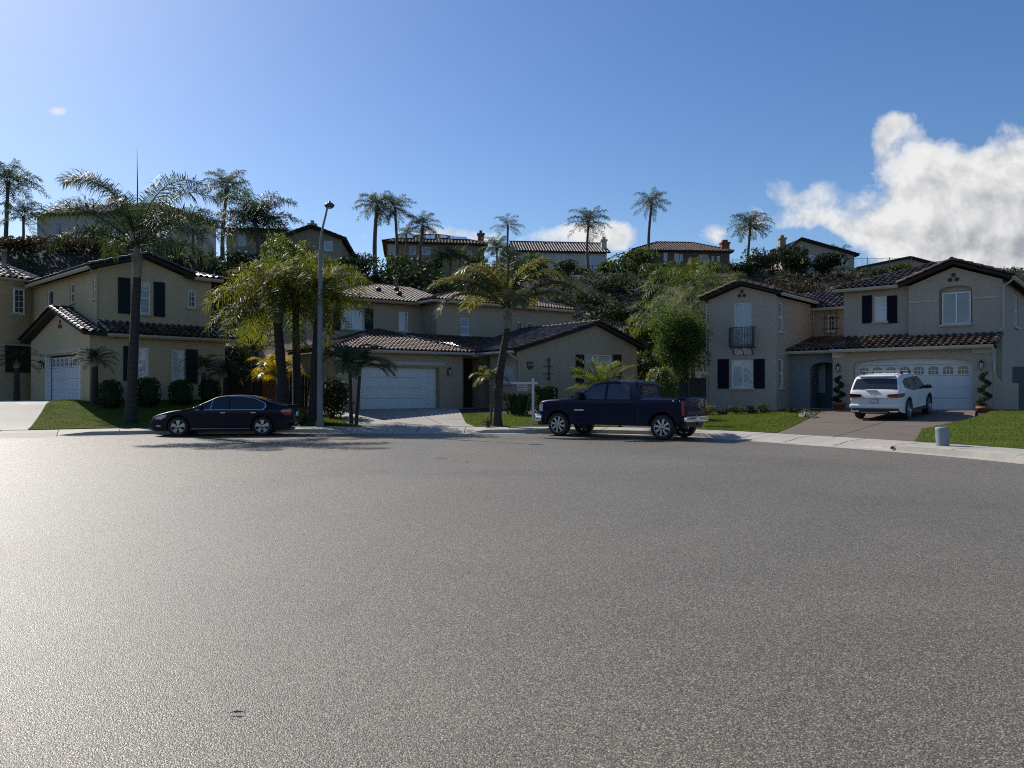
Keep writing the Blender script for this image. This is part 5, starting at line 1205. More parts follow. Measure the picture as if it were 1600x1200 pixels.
def clipped(name, label, px, Y, py_top, wpx, mat, seed, n=1500, size=0.05, shape='ball', py_base=None, group=None, cat='shrub'):
    """a shrub clipped to a ball, box or flat topped cone"""
    rng = random.Random(seed); x = X(px, Y); bz = gz(x, Y) - 0.03 if py_base is None else Z(py_base, Y); w = wpx / FO * Y; h = Z(py_top, Y) - bz
    T = thing(name, label, cat, (x, Y, bz), 0, group); mb = MB()
    for _ in range(n):
        if shape == 'ball':
            d = V((rng.gauss(0, 1), rng.gauss(0, 1), rng.gauss(0, 1))).normalized(); r = 1 + rng.gauss(0, 0.03) - 0.25 * rng.random() ** 3
            e = lambda q: math.copysign(abs(q) ** 0.8, q)
            p = V((e(d.x) * w / 2 * r, e(d.y) * w / 2 * r, h * 0.52 + e(d.z) * h * 0.48 * r)); nn = d
        else:
            f = rng.random(); nn = V((rng.choice((-1, 1)), 0, 0)) if f < .25 else V((0, rng.choice((-1, 1)), 0)) if f < .6 else V((0, 0, 1))
            zz = rng.random(); tp = 1.0 if shape == 'box' else lerp(0.62, 1.0, zz)
            p = V((rng.uniform(-.5, .5) * w, rng.uniform(-.35, .35) * w, zz * h))
            if nn.x: p.x = nn.x * w / 2
            if nn.y: p.y = nn.y * w * .35
            if nn.z: p.z = h; tp = 1.0
            p.x *= tp; p.y *= tp; p += nn * rng.gauss(0, 0.02)
        nv = (nn * 0.9 + V((rng.gauss(0, .5), rng.gauss(0, .5), rng.gauss(0, .5)))).normalized(); a = nv.cross(V((rng.gauss(0, 1), rng.gauss(0, 1), rng.gauss(0, 1)))).normalized(); b = nv.cross(a); s = size * rng.uniform(.6, 1.3)
        mb.add([p - a * s, p + b * s * .45, p + a * s, p - b * s * .45], [(0, 1, 2, 3)])
    # solid core added inside the leaves to block light coming through
    core = MB(); core.lathe([(0.02, 0)] + [(w * 0.40 * (math.sin(PI * (i + .5) / 8) ** .6 if shape == 'ball' else (lerp(.62, 1, i / 7) if shape != 'box' else 1) * .9), h * (0.03 + 0.9 * i / 7)) for i in range(8)] + [(0.01, h * .94)], 14)
    mb.add(core.v, core.f)
    mb.build('foliage', M[mat], T); mb = MB(); mb.tube([(0, 0, -.1), (0, 0, h * .3)], .04, 6); mb.build('stem', M['bark'], T)
    return T
def tree(name, label, px, Y, py_top, py_low, wpx, mat, seed, n=6000, size=0.1, stems=((0, 0),), k=16, group=None, tr=0.12, jag=0.3, cat='tree'):
    rng = random.Random(seed); x = X(px, Y); bz = gz(x, Y) - 0.05; w = wpx / FO * Y; zl, zt = Z(py_low, Y) - bz, Z(py_top, Y) - bz
    T = thing(name, label, cat, (x, Y, bz), 0, group)
    mb = MB(); L = lumps_for(w, w * .85, zt - zl, rng, k, zl, jag); leafcloud(mb, L, n, size, rng, 0.4); mb.build('crown', M[mat], T)
    mb = MB()
    for dx, dy in stems:
        mid = V((dx * .7, dy * .7, zl + (zt - zl) * .25)); mb.tube([(dx, dy, -.1), (dx * .9, dy * .9, zl * .6), mid], [tr, tr * .8, tr * .6], 8)
        for l in L[1:9]: mb.tube([mid, mid.lerp(V(l[:3]), .5) + V((0, 0, .1)), V(l[:3])], [tr * .5, tr * .3, tr * .1], 5)
    mb.build('trunk', M['bark'], T)
    return T
# --- palms of the street
palm('queen_palm', 'tall queen palm in front of the yellow house, its feathery crown above the roof', 203, 30.0, 386, 3.75, 'queen', 11, tr=0.21, dens=2.1, shaft=1.2, px_top=214, bark='bark_dark', spear=3.9,
     custom=[(PI - .25, .95, 4.1, 1.5), (PI + .4, .78, 3.8, 1.5), (PI - .1, 1.3, 4.7, 1.75), (PI + .5, 1.38, 4.0, 1.9), (.3, 1.25, 4.3, 1.8), (-.35, 1.3, 4.3, 1.9), (.15, .88, 3.6, 1.6), (-.45, .6, 3.3, 1.5), (1.5, 1.1, 4.0, 1.8), (-1.5, 1.0, 3.4, 1.9), (2.4, .5, 3.4, 1.4), (-2.4, .35, 3.2, 1.3), (.8, .35, 3.0, 1.3), (-.85, .25, 3.3, 1.1)])
g = 'three golden palms by the lamp post'
palm('queen_palm', 'thick dark trunked golden palm, first of the three from the sedan side', 446, 32.5, 472, 3.2, 'gold', 21, tr=0.25, shaft=0.9, group=g, bark='bark_dark', px_top=434, n=32)
palm('queen_palm', 'golden palm in the middle of the three behind the lamp post, crown highest', 465, 33.2, 452, 2.9, 'gold', 22, tr=0.20, shaft=1.0, group=g, bark='bark_dark', px_top=462, n=30)
palm('queen_palm', 'golden palm of the three standing closest to the lamp post', 488, 32.2, 462, 2.45, 'gold', 23, tr=0.25, shaft=1.0, group=g, bark='bark_dark', px_top=498, n=28, el=(1.4, 0.0), droop=(1.2, 1.8))
palm('king_palm', 'leaning king palm with broad arching fronds beside the white sign post', 777, 30.4, 482, 2.75, 'king', 31, tr=0.19, shaft=0.8, px_top=793, bend=(-0.12, 0), bark='bark_dark', dens=1.35,
     custom=[(PI, .75, 3.5, 1.5), (PI + .3, .5, 3.2, 1.8), (PI - .35, 1.15, 3.1, 1.9), (PI + .5, 1.3, 2.9, 2.1), (1.57, 1.45, 2.9, .8), (-.3, 1.38, 3.0, 1.9), (.3, 1.15, 3.1, 1.9), (0, .72, 3.5, 1.7), (-.4, .5, 3.3, 1.7), (-1.3, .6, 2.6, 1.9), (1.2, .7, 3.0, 1.6), (2.2, .6, 3.0, 1.5)])
palm('young_palm', 'twin trunk young palm in front of the white garage door of the tan house', 549, 31.3, 566, 1.65, 'king', 41, tr=0.085, shaft=0.4, px_top=547, n=9, bark='bark_dark', mat='lf_queen')
palm('young_palm', 'second stem of the young palm pair in front of the tan garage', 556, 31.0, 572, 1.6, 'king', 42, tr=0.08, shaft=0.4, px_top=562, n=9, bark='bark_dark', mat='lf_queen')
palm('young_palm', 'short bright young palm at the foot of the leaning king palm', 768, 30.6, 592, 0.95, 'king', 43, tr=0.05, shaft=0.25, px_top=766, n=10, mat='lf_king')
g = 'pygmy date palms against the yellow house'
palm('pygmy_palm', 'pygmy date palm beside the garage door of the yellow house', 148, 32.2, 562, 1.05, 'pygmy', 51, tr=0.17, shaft=0.3, group=g, bark='bark_dark')
palm('pygmy_palm', 'pygmy date palm under the dark screen of the tower', 26, 35.0, 565, 1.1, 'pygmy', 52, tr=0.15, shaft=0.3, group=g, bark='bark_dark')
palm('pygmy_palm', 'pygmy date palm at the corner of the yellow house below the skirt roof', 318, 34.6, 572, 1.05, 'pygmy', 53, tr=0.12, shaft=0.3, group=g, bark='bark_dark')
palm('pygmy_palm', 'leafy pygmy palm between the yellow house and the dark fence', 352, 36.0, 580, 1.2, 'pygmy', 54, tr=0.11, shaft=0.3, group=g, bark='bark_dark', mat='lf_queen')
palm('date_palm', 'bushy low date palm behind the cab of the pickup', 940, 36.5, 608, 1.75, 'date', 55, tr=0.3, shaft=0.3, bark='bark_dark')
palm('areca_palm', 'yellow leaved palm glowing above the redwood fence', 432, 36.6, 588, 1.75, 'king', 61, tr=0.06, shaft=0.2, mat='lf_yellow', n=16, el=(1.5, 0.3))
palm('bamboo_palm', 'green clumping palm behind the fence, under the golden palms', 395, 41.0, 545, 1.9, 'date', 62, tr=0.08, shaft=0.3, n=30, mat='lf_lime')
g = 'bright queen palms behind the tan and grey houses'
palm('queen_palm', 'bright queen palm rising highest beside the grey house gable', 1082, 50.0, 446, 3.5, 'queen', 71, tr=0.2, shaft=1, group=g, mat='lf_lime', n=17, dens=1.2)
palm('queen_palm', 'bright queen palm tucked against the roof edge of the grey house', 1124, 51.0, 468, 3.0, 'queen', 72, tr=0.2, shaft=1, group=g, mat='lf_lime', n=16, dens=1.2)
palm('queen_palm', 'bright queen palm with low drooping fronds behind the round green tree', 1048, 48.0, 500, 3.2, 'queen', 73, tr=0.2, shaft=1, group=g, mat='lf_lime', n=17, dens=1.2)
# --- palms along the top of the hill
g = 'palms along the hilltop'
HP = [('tall dark palm at the very edge of the picture beside the pale hilltop house', 8, 88, 285, 3.6, 301, 20, .35, 'lf_queen'),
      ('lower palm leaning out next to the tall dark palm by the pale hilltop house', 36, 86, 338, 2.4, 302, 16, .25, 'lf_far'),
      ('slim tall palm between the pale and the gabled hilltop houses', 348, 84, 292, 2.9, 303, 18, .32, 'lf_far'),
      ('dense dark multi frond palm in front of the gabled hilltop house', 400, 78, 345, 4.3, 304, 34, .3, 'lf_queen'),
      ('palm with drooping fronds right behind the tall queen palm', 300, 72, 356, 3.0, 305, 18, .2, 'lf_queen'),
      ('tallest palm of the trio by the solar panel roof', 588, 94, 322, 2.7, 306, 20, .42, 'lf_far'),
      ('dark slim palm standing in front of the solar panel roof', 620, 93, 325, 2.4, 307, 16, .28, 'lf_far'),
      ('palm with spreading crown before the solar panels', 654, 92, 352, 2.4, 308, 16, .3, 'lf_far'),
      ('small palm tucked left of the spreading one by the solar panels', 641, 96, 364, 1.6, 309, 12, .18, 'lf_far'),
      ('sparse palm with few fronds beside the brick chimney', 797, 103, 352, 2.2, 310, 11, .26, 'lf_far'),
      ('palm standing before the long low hilltop house with the pale chimney', 922, 108, 347, 2.9, 311, 18, .3, 'lf_queen'),
      ('tall slim palm with one hanging dead frond by the dark brown house', 1016, 110, 317, 2.6, 312, 18, .34, 'lf_far'),
      ('palm with stiff fronds next to the red chimney', 1167, 108, 352, 2.9, 313, 20, .3, 'lf_queen'),
      ('palm top showing over the ridge of the hilltop gable', 1300, 135, 392, 1.9, 314, 12, .2, 'lf_far'),
      ('second palm top over the ridge, beside a downpipe corner', 1315, 136, 393, 1.8, 315, 12, .2, 'lf_far'),
      ('short fan of fronds before the walls of the solar panel house', 684, 90, 402, 1.7, 316, 16, .16, 'lf_queen'),
      ('short palm in the middle of the row before the solar panel house', 703, 90, 398, 1.8, 317, 16, .16, 'lf_queen'),
      ('short palm at the chimney end of the row before the solar panel house', 724, 91, 400, 1.8, 318, 16, .16, 'lf_queen'),
      ('bushy pale palm between the brick chimney and the sparse palm', 771, 98, 388, 2.4, 319, 22, .22, 'lf_far')]
for lb, px, Y, pt, L, sd, n, tr, mt in HP:
    L *= 1.12; tr *= .72
    rv = random.Random(sd)
    palm('hilltop_palm', lb, px, Y, pt, L * rv.uniform(.92, 1.1), 'far', sd, lean=(rv.uniform(-.5, .5), 0), bend=(rv.uniform(-.35, .35), 0), dens=rv.uniform(.85, 1.25), tr=tr, shaft=0.7, group=g, n=int(n * 1.4),  mat=mt, bark='bark_palm', skirt={312: 2, 303: 5, 306: 6, 307: 4, 311: 3, 313: 5, 308: 4}.get(sd, 0))
def yucca(label, px, Y, py_top, wpx, seed, mat='lf_sage'):
    rng = random.Random(seed); x = X(px, Y); bz = gz(x, Y) - .1; h = Z(py_top, Y) - bz; T = thing('yucca_tree', label, 'yucca', (x, Y, bz), 0, 'yuccas on the slope'); tb = MB(); lb = MB(); r = wpx / FO * Y / 2
    for i in range(7):
        a = i * 2.4; e = V((math.cos(a) * r * .7 * (i > 0), math.sin(a) * r * .7 * (i > 0), h * rng.uniform(.72, .9))); tb.tube([(0, 0, 0), V((e.x * .3, e.y * .3, h * .4)), e], [.22, .16, .1], 6)
        for j in range(46):
            d = V((rng.gauss(0, 1), rng.gauss(0, 1), rng.gauss(.35, .8))).normalized(); w = d.cross(V((0, 0, 1))).normalized() * .05; q = e + d * r * .62
            lb.add([e - w, e + w, e + d * r * .35 + w * .9, e + d * r * .35 - w * .9, q - V((0, 0, .08))], [(0, 1, 2, 3), (3, 2, 4)])
    tb.build('trunk', M['bark'], T); lb.build('crown', M[mat], T)
yucca('spiky pale yucca before the pale hilltop house', 152, 80, 360, 44, 401, 'lf_far'); yucca('spiky yucca clump under the drooping palm by the tall queen palm', 270, 76, 378, 46, 402, 'lf_sage'); yucca('lower yucca in front of the slim hilltop palm', 318, 72, 398, 56, 403, 'lf_sage')
# --- shrubs and trees
tree('round_tree', 'round green tree on two thin trunks beside the grey house', 1062, 41.0, 478, 606, 92, 'lf_tree', 81, 24000, 0.062, ((-0.25, 0), (0.55, 0.1)), 42, jag=.2)
clipped('clipped_shrub', 'large clipped round bush behind the pickup bed', 1034, 34.0, 573, 53, 'lf_lime', 82, 2600, 0.06)
g = 'round bushes along the yellow house'
for i, (px, wt, pt, lb) in enumerate([(173, 34, 593, 'clipped dark bush beside the pygmy palm at the yellow garage'), (231, 36, 589, 'clipped dark bush under the window next to the queen palm trunk'), (283, 34, 593, 'clipped dark bush under the shuttered corner window of the yellow house'), (328, 32, 592, 'clipped dark bush at the end corner of the yellow house')]):
    clipped('clipped_shrub', lb, px, 31.9 + i * 0.75, pt, wt, 'lf_dark', 90 + i, 1300, 0.055, group=g)
shrub('variegated_shrub', 'low pale green bush behind the tail of the sedan', 468, 31.0, 637, 34, 'lf_hedge', 95, 900, 0.05)
shrub('dark_shrub', 'tall dark bush against the tan house beside the lamp post', 520, 34.0, 582, 60, 'lf_dark', 96, 2600, 0.08, k=10)
clipped('clipped_hedge', 'dark box clipped hedge behind the white sign post', 851, 36.3, 605, 38, 'lf_dark', 97, 1500, 0.06, 'box')
clipped('clipped_shrub', 'dark flat topped shrub tapering downwards behind the king palm', 809, 35.0, 616, 46, 'lf_dark', 98, 1500, 0.06, 'cone')
shrub('flower_shrub', 'small leafy plant at the foot of the king palm', 763, 29.9, 649, 20, 'lf_hedge', 99, 260, 0.04)
shrub('dark_shrub', 'dark plants under the shutters of the tan front room', 905, 37.0, 618, 40, 'lf_dark', 100, 700, 0.06)
g = 'low plants along the grey house'
for i, (px, wd_, pt, mt, lb) in enumerate([(1107, 26, 631, 'lf_lime', 'bright rounded plant at the corner of the grey house behind the mailbox'), (1128, 18, 637, 'lf_sage', 'pale grey plant next to the corner of the grey house'), (1152, 30, 631, 'lf_hedge', 'green mound under the navy shutters of the grey house'), (1173, 20, 634, 'lf_dark', 'dark little plant between two mounds below the grey house window'), (1193, 24, 631, 'lf_hedge', 'green mound below the corner of the projecting grey wing'), (1236, 28, 636, 'lf_dark', 'dark low plants by the arched entry of the grey house')]):
    shrub('low_shrub', lb, px, 35.6, pt, wd_, mt, 110 + i, 420, 0.05, group=g)
fl = shrub('flower_bush', 'mound of white flowers at the edge of the brown driveway', 1262, 32.6, 636, 30, 'lf_hedge', 120, 260, 0.045)
rng = random.Random(7); mb = MB(); leafcloud(mb, [(0, 0, .16, .38, .3, .16)], 420, .035, rng, .2); mb.build('blossom', M['flower'], fl)
def topiary(label, px, Y, py_top, py_base, seed):
    rng = random.Random(seed); x = X(px, Y); bz = Z(py_base, Y); T = thing('spiral_topiary', label, 'potted plant', (x, Y, bz), 0, 'spiral topiaries at the arched garage'); h = Z(py_top, Y) - bz; ph = h * .24
    mb = MB(); mb.lathe([(.001, 0), (.22, 0), (.28, ph * .8), (.31, ph * .82), (.31, ph), (.27, ph), (.25, ph * .88), (.001, ph * .88)], 22); mb.build('pot', M['terracotta'], T)
    mb = MB(); n = 34; L = []
    for i in range(n): f = i / (n - 1); a = f * 2.6 * 2 * PI + 1; r = .20 * (1 - .45 * f); L.append((math.cos(a) * r, math.sin(a) * r, ph + .06 + f * (h - ph - .16), .15 * (1 - .25 * f), .15 * (1 - .25 * f), .085))
    leafcloud(mb, L, 3200, .03, rng, .35); mb.build('foliage', M['lf_dark'], T); mb = MB(); mb.tube([(0, 0, ph * .8), (.02, .01, h * .6), (0, 0, h * .95)], .022, 6); mb.build('stem', M['bark'], T)
topiary('spiral topiary in a terracotta pot next to the arched entry', 1311, 36.6, 586, 643, 131); topiary('spiral topiary in a terracotta pot by the curved wall past the garage door', 1538, 32.3, 579, 653, 132)
# ------------------------------------------------------------------ slope planting
def slope_carpet():
    rng = random.Random(5); mb = MB(); mats = ['lf_dark', 'lf_sage', 'lf_hedge', 'lf_red']
    for _ in range(3400):
        px = rng.uniform(-150, 1750); Y = rng.uniform(54, 112); x = X(px, Y); z = hill_z(x, Y)
        if z < 1.2 or Y > pl([(-35, 82), (-8, 94), (12, 106), (40, 108)], x): continue
        s = rng.uniform(.25, .75); k = rng.choices((0, 1, 2, 3), (.5, .2, .22, .08))[0]
        leafcloud(mb, [(x, Y, z + s * .3, s * 1.3, s * 1.3, s * .6)], 38, .15, rng, .5, k, gz_=1)
    o = mb.build('undergrowth', [M[m] for m in mats], None); struct(o, 'stuff'); tag(o, 'mixed dark ground cover spread over the hillside', 'ground cover')
slope_carpet()
g = 'bushes on the hillside'
HB = [  # px, Y, top, width px, material, leaves, label
    (30, 74, 384, 90, 'lf_red', 1100, 'brownish bush above the tower roof'), (95, 76, 380, 100, 'lf_red', 1200, 'reddish brown hedge bush under the pale hilltop house railing'), (165, 78, 390, 90, 'lf_dark', 1000, 'dark bush on the slope behind the main gable of the yellow house'), (255, 74, 400, 110, 'lf_dark', 1100, 'dark bush over the right roof slope of the yellow house'), (345, 70, 400, 90, 'lf_dark', 1000, 'dark bush below the slim hilltop palm'),
    (445, 66, 368, 84, 'lf_lime', 2600, 'light green bush in front of the gabled hilltop house'), (525, 72, 408, 80, 'lf_hedge', 1200, 'green bush right of the lamp head, under the gabled house'), (560, 86, 393, 60, 'lf_sage', 900, 'pale bush left of the solar panel house'), (600, 82, 408, 90, 'lf_dark', 1300, 'broad dark bush at the crest below the trio of palms'), (655, 80, 402, 100, 'lf_dark', 1500, 'tallest dark bush below the solar panel house'), (560, 70, 425, 70, 'lf_dark', 1000, 'dark bush behind the chimney of the tan house'), (720, 78, 425, 110, 'lf_dark', 1300, 'dark bush behind the tan roof ridge'), (775, 84, 412, 80, 'lf_sage', 900, 'grey green bush above the king palm crown'),
    (835, 92, 395, 50, 'lf_hedge', 800, 'green shrub under the end of the long low house'), (880, 103, 405, 44, 'lf_dark', 700, 'round dark bush before the long low house windows'), (985, 100, 388, 84, 'lf_hedge', 1600, 'rounded olive tree bush between the two hilltop houses'), (960, 92, 425, 90, 'lf_sage', 1200, 'silvery bush on the upper slope'), (1035, 94, 408, 70, 'lf_hedge', 1200, 'green bush before the dark brown house'), (905, 82, 452, 110, 'lf_sage', 1200, 'pale row of spiky plants halfway up the slope'), (985, 78, 470, 120, 'lf_dark', 1200, 'dark bush in the middle of the slope'),
    (905, 66, 498, 80, 'lf_hedge', 900, 'grey bush above the front room roof'), (960, 60, 505, 90, 'lf_hedge', 1100, 'green bush over the gable of the front room'), (1000, 56, 485, 60, 'lf_lime', 1500, 'upright bush beside the drooping palm'), (1010, 50, 540, 70, 'lf_hedge', 1100, 'dark bush at the corner of the front room'), (985, 62, 540, 60, 'lf_lime', 900, 'pale bush low on the slope by the gable end'), (870, 62, 515, 60, 'lf_dark', 800, 'dark bush behind the tan house roof end'),
    (1160, 98, 408, 46, 'lf_dark', 900, 'dark bush on the skyline beside the red chimney'), (1192, 100, 385, 50, 'lf_sage', 1100, 'large leaved pale plant next to the stiff palm'), (1240, 100, 378, 70, 'lf_dark', 1600, 'big dark tree bush in front of the hilltop gable'), (1290, 101, 392, 56, 'lf_dark', 1200, 'second dark bush before the hilltop gable window'), (1225, 84, 424, 110, 'lf_red', 1300, 'reddish bush above the link roof of the grey house'), (1290, 82, 425, 110, 'lf_red', 1300, 'brown flowering bush beyond the grey house roof valley'), (1180, 80, 434, 90, 'lf_red', 1000, 'reddish bush above the wing gable'), (1370, 96, 418, 50, 'lf_sage', 700, 'pale bush by the low hilltop roof'), (1410, 100, 412, 40, 'lf_hedge', 600, 'green bush beside the low hilltop gable'),
    (75, 82, 377, 46, 'lf_hedge', 800, 'green bush at the outer end of the pale hilltop house'), (112, 82, 384, 40, 'lf_sage', 700, 'pale bush under the windows of the pale hilltop house'), (190, 81, 372, 44, 'lf_hedge', 800, 'bush beside the crown of the tall queen palm, before the pale house'), (240, 80, 368, 50, 'lf_hedge', 1000, 'green bush at the near end of the pale hilltop house'),
    (378, 76, 388, 60, 'lf_dark', 1000, 'dark bush at the foot of the dense dark palm'), (500, 76, 392, 56, 'lf_hedge', 900, 'green bush right behind the lamp post, under the gable window'), (540, 80, 398, 44, 'lf_dark', 700, 'dark bush at the end wall of the gabled hilltop house'),
    (618, 90, 396, 44, 'lf_hedge', 700, 'green bush at the foot of the dark slim palm'), (672, 90, 404, 40, 'lf_dark', 600, 'dark bush below the middle window of the solar panel house'), (745, 92, 398, 44, 'lf_hedge', 800, 'green bush under the brick chimney'),
    (818, 102, 404, 40, 'lf_dark', 700, 'dark bush at the near end of the cream hilltop house'), (905, 105, 418, 40, 'lf_hedge', 600, 'low green bush beside the palm before the cream house'), (948, 103, 408, 36, 'lf_hedge', 700, 'green bush below the pale chimney'),
    (1062, 104, 414, 50, 'lf_dark', 800, 'dark bush under the paired windows of the brown house'), (1108, 104, 412, 46, 'lf_hedge', 800, 'green bush below the big window of the brown house'),
    (360, 47, 492, 90, 'lf_sage', 1500, 'silvery bush beside the corner of the yellow house'), (330, 58, 452, 70, 'lf_dark', 1000, 'dark bush above the block wall'), (420, 60, 462, 90, 'lf_dark', 900, 'dark bush over the block wall behind the golden palms')]
for i, (px, Y, pt, w, m, n, lb) in enumerate(HB):
    x = X(px, Y); rng = random.Random(500 + i)
    z = gz(x, Y); h = Z(pt, Y) - z
    if h > w / FO * Y * 1.3: z = Z(pt, Y) - w / FO * Y * 1.3
    shrub('hillside_bush', lb, px, Y, pt, w, m, 500 + i, n, 0.13 + Y * 0.0011, group=g, z=z if z > gz(x, Y) else None, k=10, hmin=1.2)
# ------------------------------------------------------------------ hilltop houses
def hill_house(label, x0, x1, Y, ang, py_eave, py_base, mat, tile, roof, wins=(), depth=9, rise=1.6, chim=None, solar=(), vents=(), ridge_px=None, gable=None, over=.5, name='hilltop_house'):
    F = Fr(x0, Y, ang, Z(py_base, Y)); p = front(F, 0); w = p.a(x1); xm = (x0 + x1) / 2; ze = p.z(x0, py_eave)
    H = thing(name, label, 'house', (F.o.x, F.o.y, F.z), F.a, 'houses along the hilltop'); m = MB()
    rects = [p.rect(*q) for q in wins]
    if gable is not None: ap = p.a(gable[0]); zp = p.z(*gable[:2]); out = [(0, -6), (w, -6), (w, p.z(x1, py_eave if len(gable) < 3 else gable[2])), (ap, zp), (0, ze)]
    else: out = [(0, -6), (w, -6), (w, ze), (0, ze)]
    wall(m, p, out, [rect2(*r_) for r_ in rects], .1); wall(m, lside(F, 0), [(-depth, -6), (0, -6), (0, ze), (-depth, ze)]); wall(m, rside(F, w), [(0, -6), (depth, -6), (depth, ze), (0, ze)]); wall(m, Pl(F, (w, depth), (-1, 0)), [(0, -6), (w, -6), (w, ze), (0, ze)])
    m.build('wall', mat, H)
    for r_ in rects: window(H, p, r_, .1, .09, 1, 1, 'curtain', False, split=.5 if r_[1] - r_[0] > 1.3 else None)
    m = MB(); o = over; D = depth; T = lambda P_, s=0: tiles(m, P_, 0, 1, .42, .5, 0, s, .18)
    if roof == 'hip':
        h = min(D, w) / 2 + o; zr = ze + rise; a, b = -o, w + o; r0, r1 = a + h, b - h
        if r1 < r0: r0 = r1 = w / 2
        T([(a, -o, ze), (b, -o, ze), (r1, D / 2, zr), (r0, D / 2, zr)], 1); T([(a, D + o, ze), (a, -o, ze), (r0, D / 2, zr)], 2); T([(b, -o, ze), (b, D + o, ze), (r1, D / 2, zr)], 3); T([(b, D + o, ze), (a, D + o, ze), (r0, D / 2, zr), (r1, D / 2, zr)], 4)
        for q0, q1 in (((a, -o, ze), (r0, D / 2, zr)), ((b, -o, ze), (r1, D / 2, zr)), ((r0, D / 2, zr), (r1, D / 2, zr))):
            if (V(q0) - V(q1)).length > .3: caps(m, q0, q1, .16, .6)
    elif roof == 'side':     # ridge along the front
        zr = ze + rise
        T([(-o, -o, ze), (w + o, -o, ze), (w + o, D / 2, zr), (-o, D / 2, zr)], 1); T([(w + o, D + o, ze), (-o, D + o, ze), (-o, D / 2, zr), (w + o, D / 2, zr)], 2); caps(m, (-o, D / 2, zr), (w + o, D / 2, zr), .16, .6); caps(m, (-o, -o, ze), (-o, D / 2, zr), .14, .6)
        wall(m, lside(F, 0), [(-D, ze - .05), (0, ze - .05), (-D / 2, zr - .15)], mi=1); wall(m, rside(F, w), [(0, ze - .05), (D, ze - .05), (D / 2, zr - .15)], mi=1)
    else:                    # front gable
        zr_ = out[2][1]
        k1 = (zp - ze) / ap if ap > .1 else .3; k2 = (zp - zr_) / (w - ap)
        T([(-o, D, ze - o * k1 + .16), (-o, -o, ze - o * k1 + .16), (ap, -o, zp + .16), (ap, D, zp + .16)], 1); T([(w + o, -o, zr_ - o * k2 + .16), (w + o, D, zr_ - o * k2 + .16), (ap, D, zp + .16), (ap, -o, zp + .16)], 2)
        caps(m, (-o, -o, ze - o * k1 + .16), (ap, -o, zp + .16), .16, .6); caps(m, (w + o, -o, zr_ - o * k2 + .16), (ap, -o, zp + .16), .16, .6)
    rf = m.build('roof', RM(tile), H)
    for i, (px0, px1, f0, f1) in enumerate(solar):
        a0, a1 = p.a(px0), p.a(px1); sl = rise / (depth / 2 + over); q = lambda a, f: V((a, -over + f * (depth / 2 + over), ze + f * rise + .22)); m = MB()
        c = [q(a0, f0), q(a1, f0), q(a1, f1), q(a0, f1)]; m.add(c + [v - V((0, 0, .05)) for v in c], [(0, 1, 2, 3), (0, 4, 5, 1), (1, 5, 6, 2), (2, 6, 7, 3), (3, 7, 4, 0)]); m.build('solar_panel', M['solar'], rf)
    for c in (chim or []):
        px0, px1, pt, mt, dy = c; q = front(F, dy); a0, a1 = q.a(px0), q.a(px1); zt = q.z(px0, pt); m = MB(); ww = a1 - a0
        m.box(a0, a1, dy, dy + ww * .8, 0, zt - .25); m.box(a0 - .12, a1 + .12, dy - .12, dy + ww * .8 + .12, zt - .25, zt); m.box(a0 + .2, a1 - .2, dy + .2, dy + ww * .8 - .2, zt, zt + .4); m.build('chimney', mt, H)
    for px, pt in vents:
        q = front(F, depth * .4); pipe_vent(H, (q.a(px), depth * .4, q.z(px, pt) - .5), .5, .1)
    return F, H
hill_house('pale grey green hilltop house behind a railing, partly hidden by the tall queen palm', 58, 275, 92, -8, 336, 408, M['stuccoE'], M['tileA'], 'hip', [(86, 97, 347, 372), (124, 140, 350, 372), (200, 214, 352, 374), (100, 118, 378, 402), (225, 240, 380, 404)], 9, 2.0)
hill_house('ochre hilltop house with a broad gable seen past the lamp head', 440, 534, 84, 6, 372, 440, M['stuccoG'], M['tileA'], 'gable', [(506, 520, 376, 392), (448, 458, 375, 389)], 12, 1.5, [(482, 493, 349, M['stuccoF'], 3.0)], gable=(487, 356, 374))
hill_house('flat end of a khaki hilltop house behind the slim palm and the dense dark palm', 354, 442, 90, 6, 358, 430, M['stuccoG'], M['tileA'], 'hip', [(372, 384, 366, 384)], 9, .5)
hill_house('ochre hilltop house with shining solar panels and a brick chimney', 604, 756, 98, 8, 378, 440, M['stuccoF'], M['tileB'], 'hip', [(607, 617, 382, 398), (659, 673, 386, 398), (700, 712, 388, 400), (640, 650, 384, 398), (730, 738, 390, 404)], 10, 2.0, [(747, 756, 364, M['brick'], 2.0)], [(618, 645, .30, .85), (656, 680, .30, .8), (688, 700, .45, .8), (705, 732, .35, .7)])
hill_house('long low cream hilltop house with a pale chimney', 806, 948, 114, 6, 392, 440, M['stuccoE'], M['tileC'], 'side', [(868, 896, 394, 402), (914, 918, 398, 410), (922, 940, 400, 428), (838, 848, 396, 406), (875, 890, 410, 424)], 9, 2.2, [(940, 948, 374, M['stuccoE'], 1.0)], vents=((852, 379), (866, 379), (902, 382)))
hill_house('dark brown hilltop house with white windows and a red chimney', 992, 1140, 116, 4, 391, 440, M['stuccoD'], M['tileB'], 'hip', [(1008, 1021, 394, 403), (1037, 1043, 395, 408), (1054, 1061, 396, 410), (1062, 1067, 397, 409), (1094, 1107, 398, 410), (1112, 1116, 400, 408), (1120, 1125, 400, 409)], 9, 2.1, [(1128, 1140, 378, M['brick'], 1.5)], vents=((1023, 380), (1033, 380), (1069, 384)))
hill_house('grey hilltop house with a lopsided gable and a white picture window', 1222, 1335, 112, 4, 398, 440, M['stuccoC'], M['tileA'], 'gable', [(1264, 1272, 398, 408), (1308, 1326, 401, 413)], 10, 1.5, [(1219, 1228, 371, M['stuccoF'], 3.0)], gable=(1250, 375, 399))
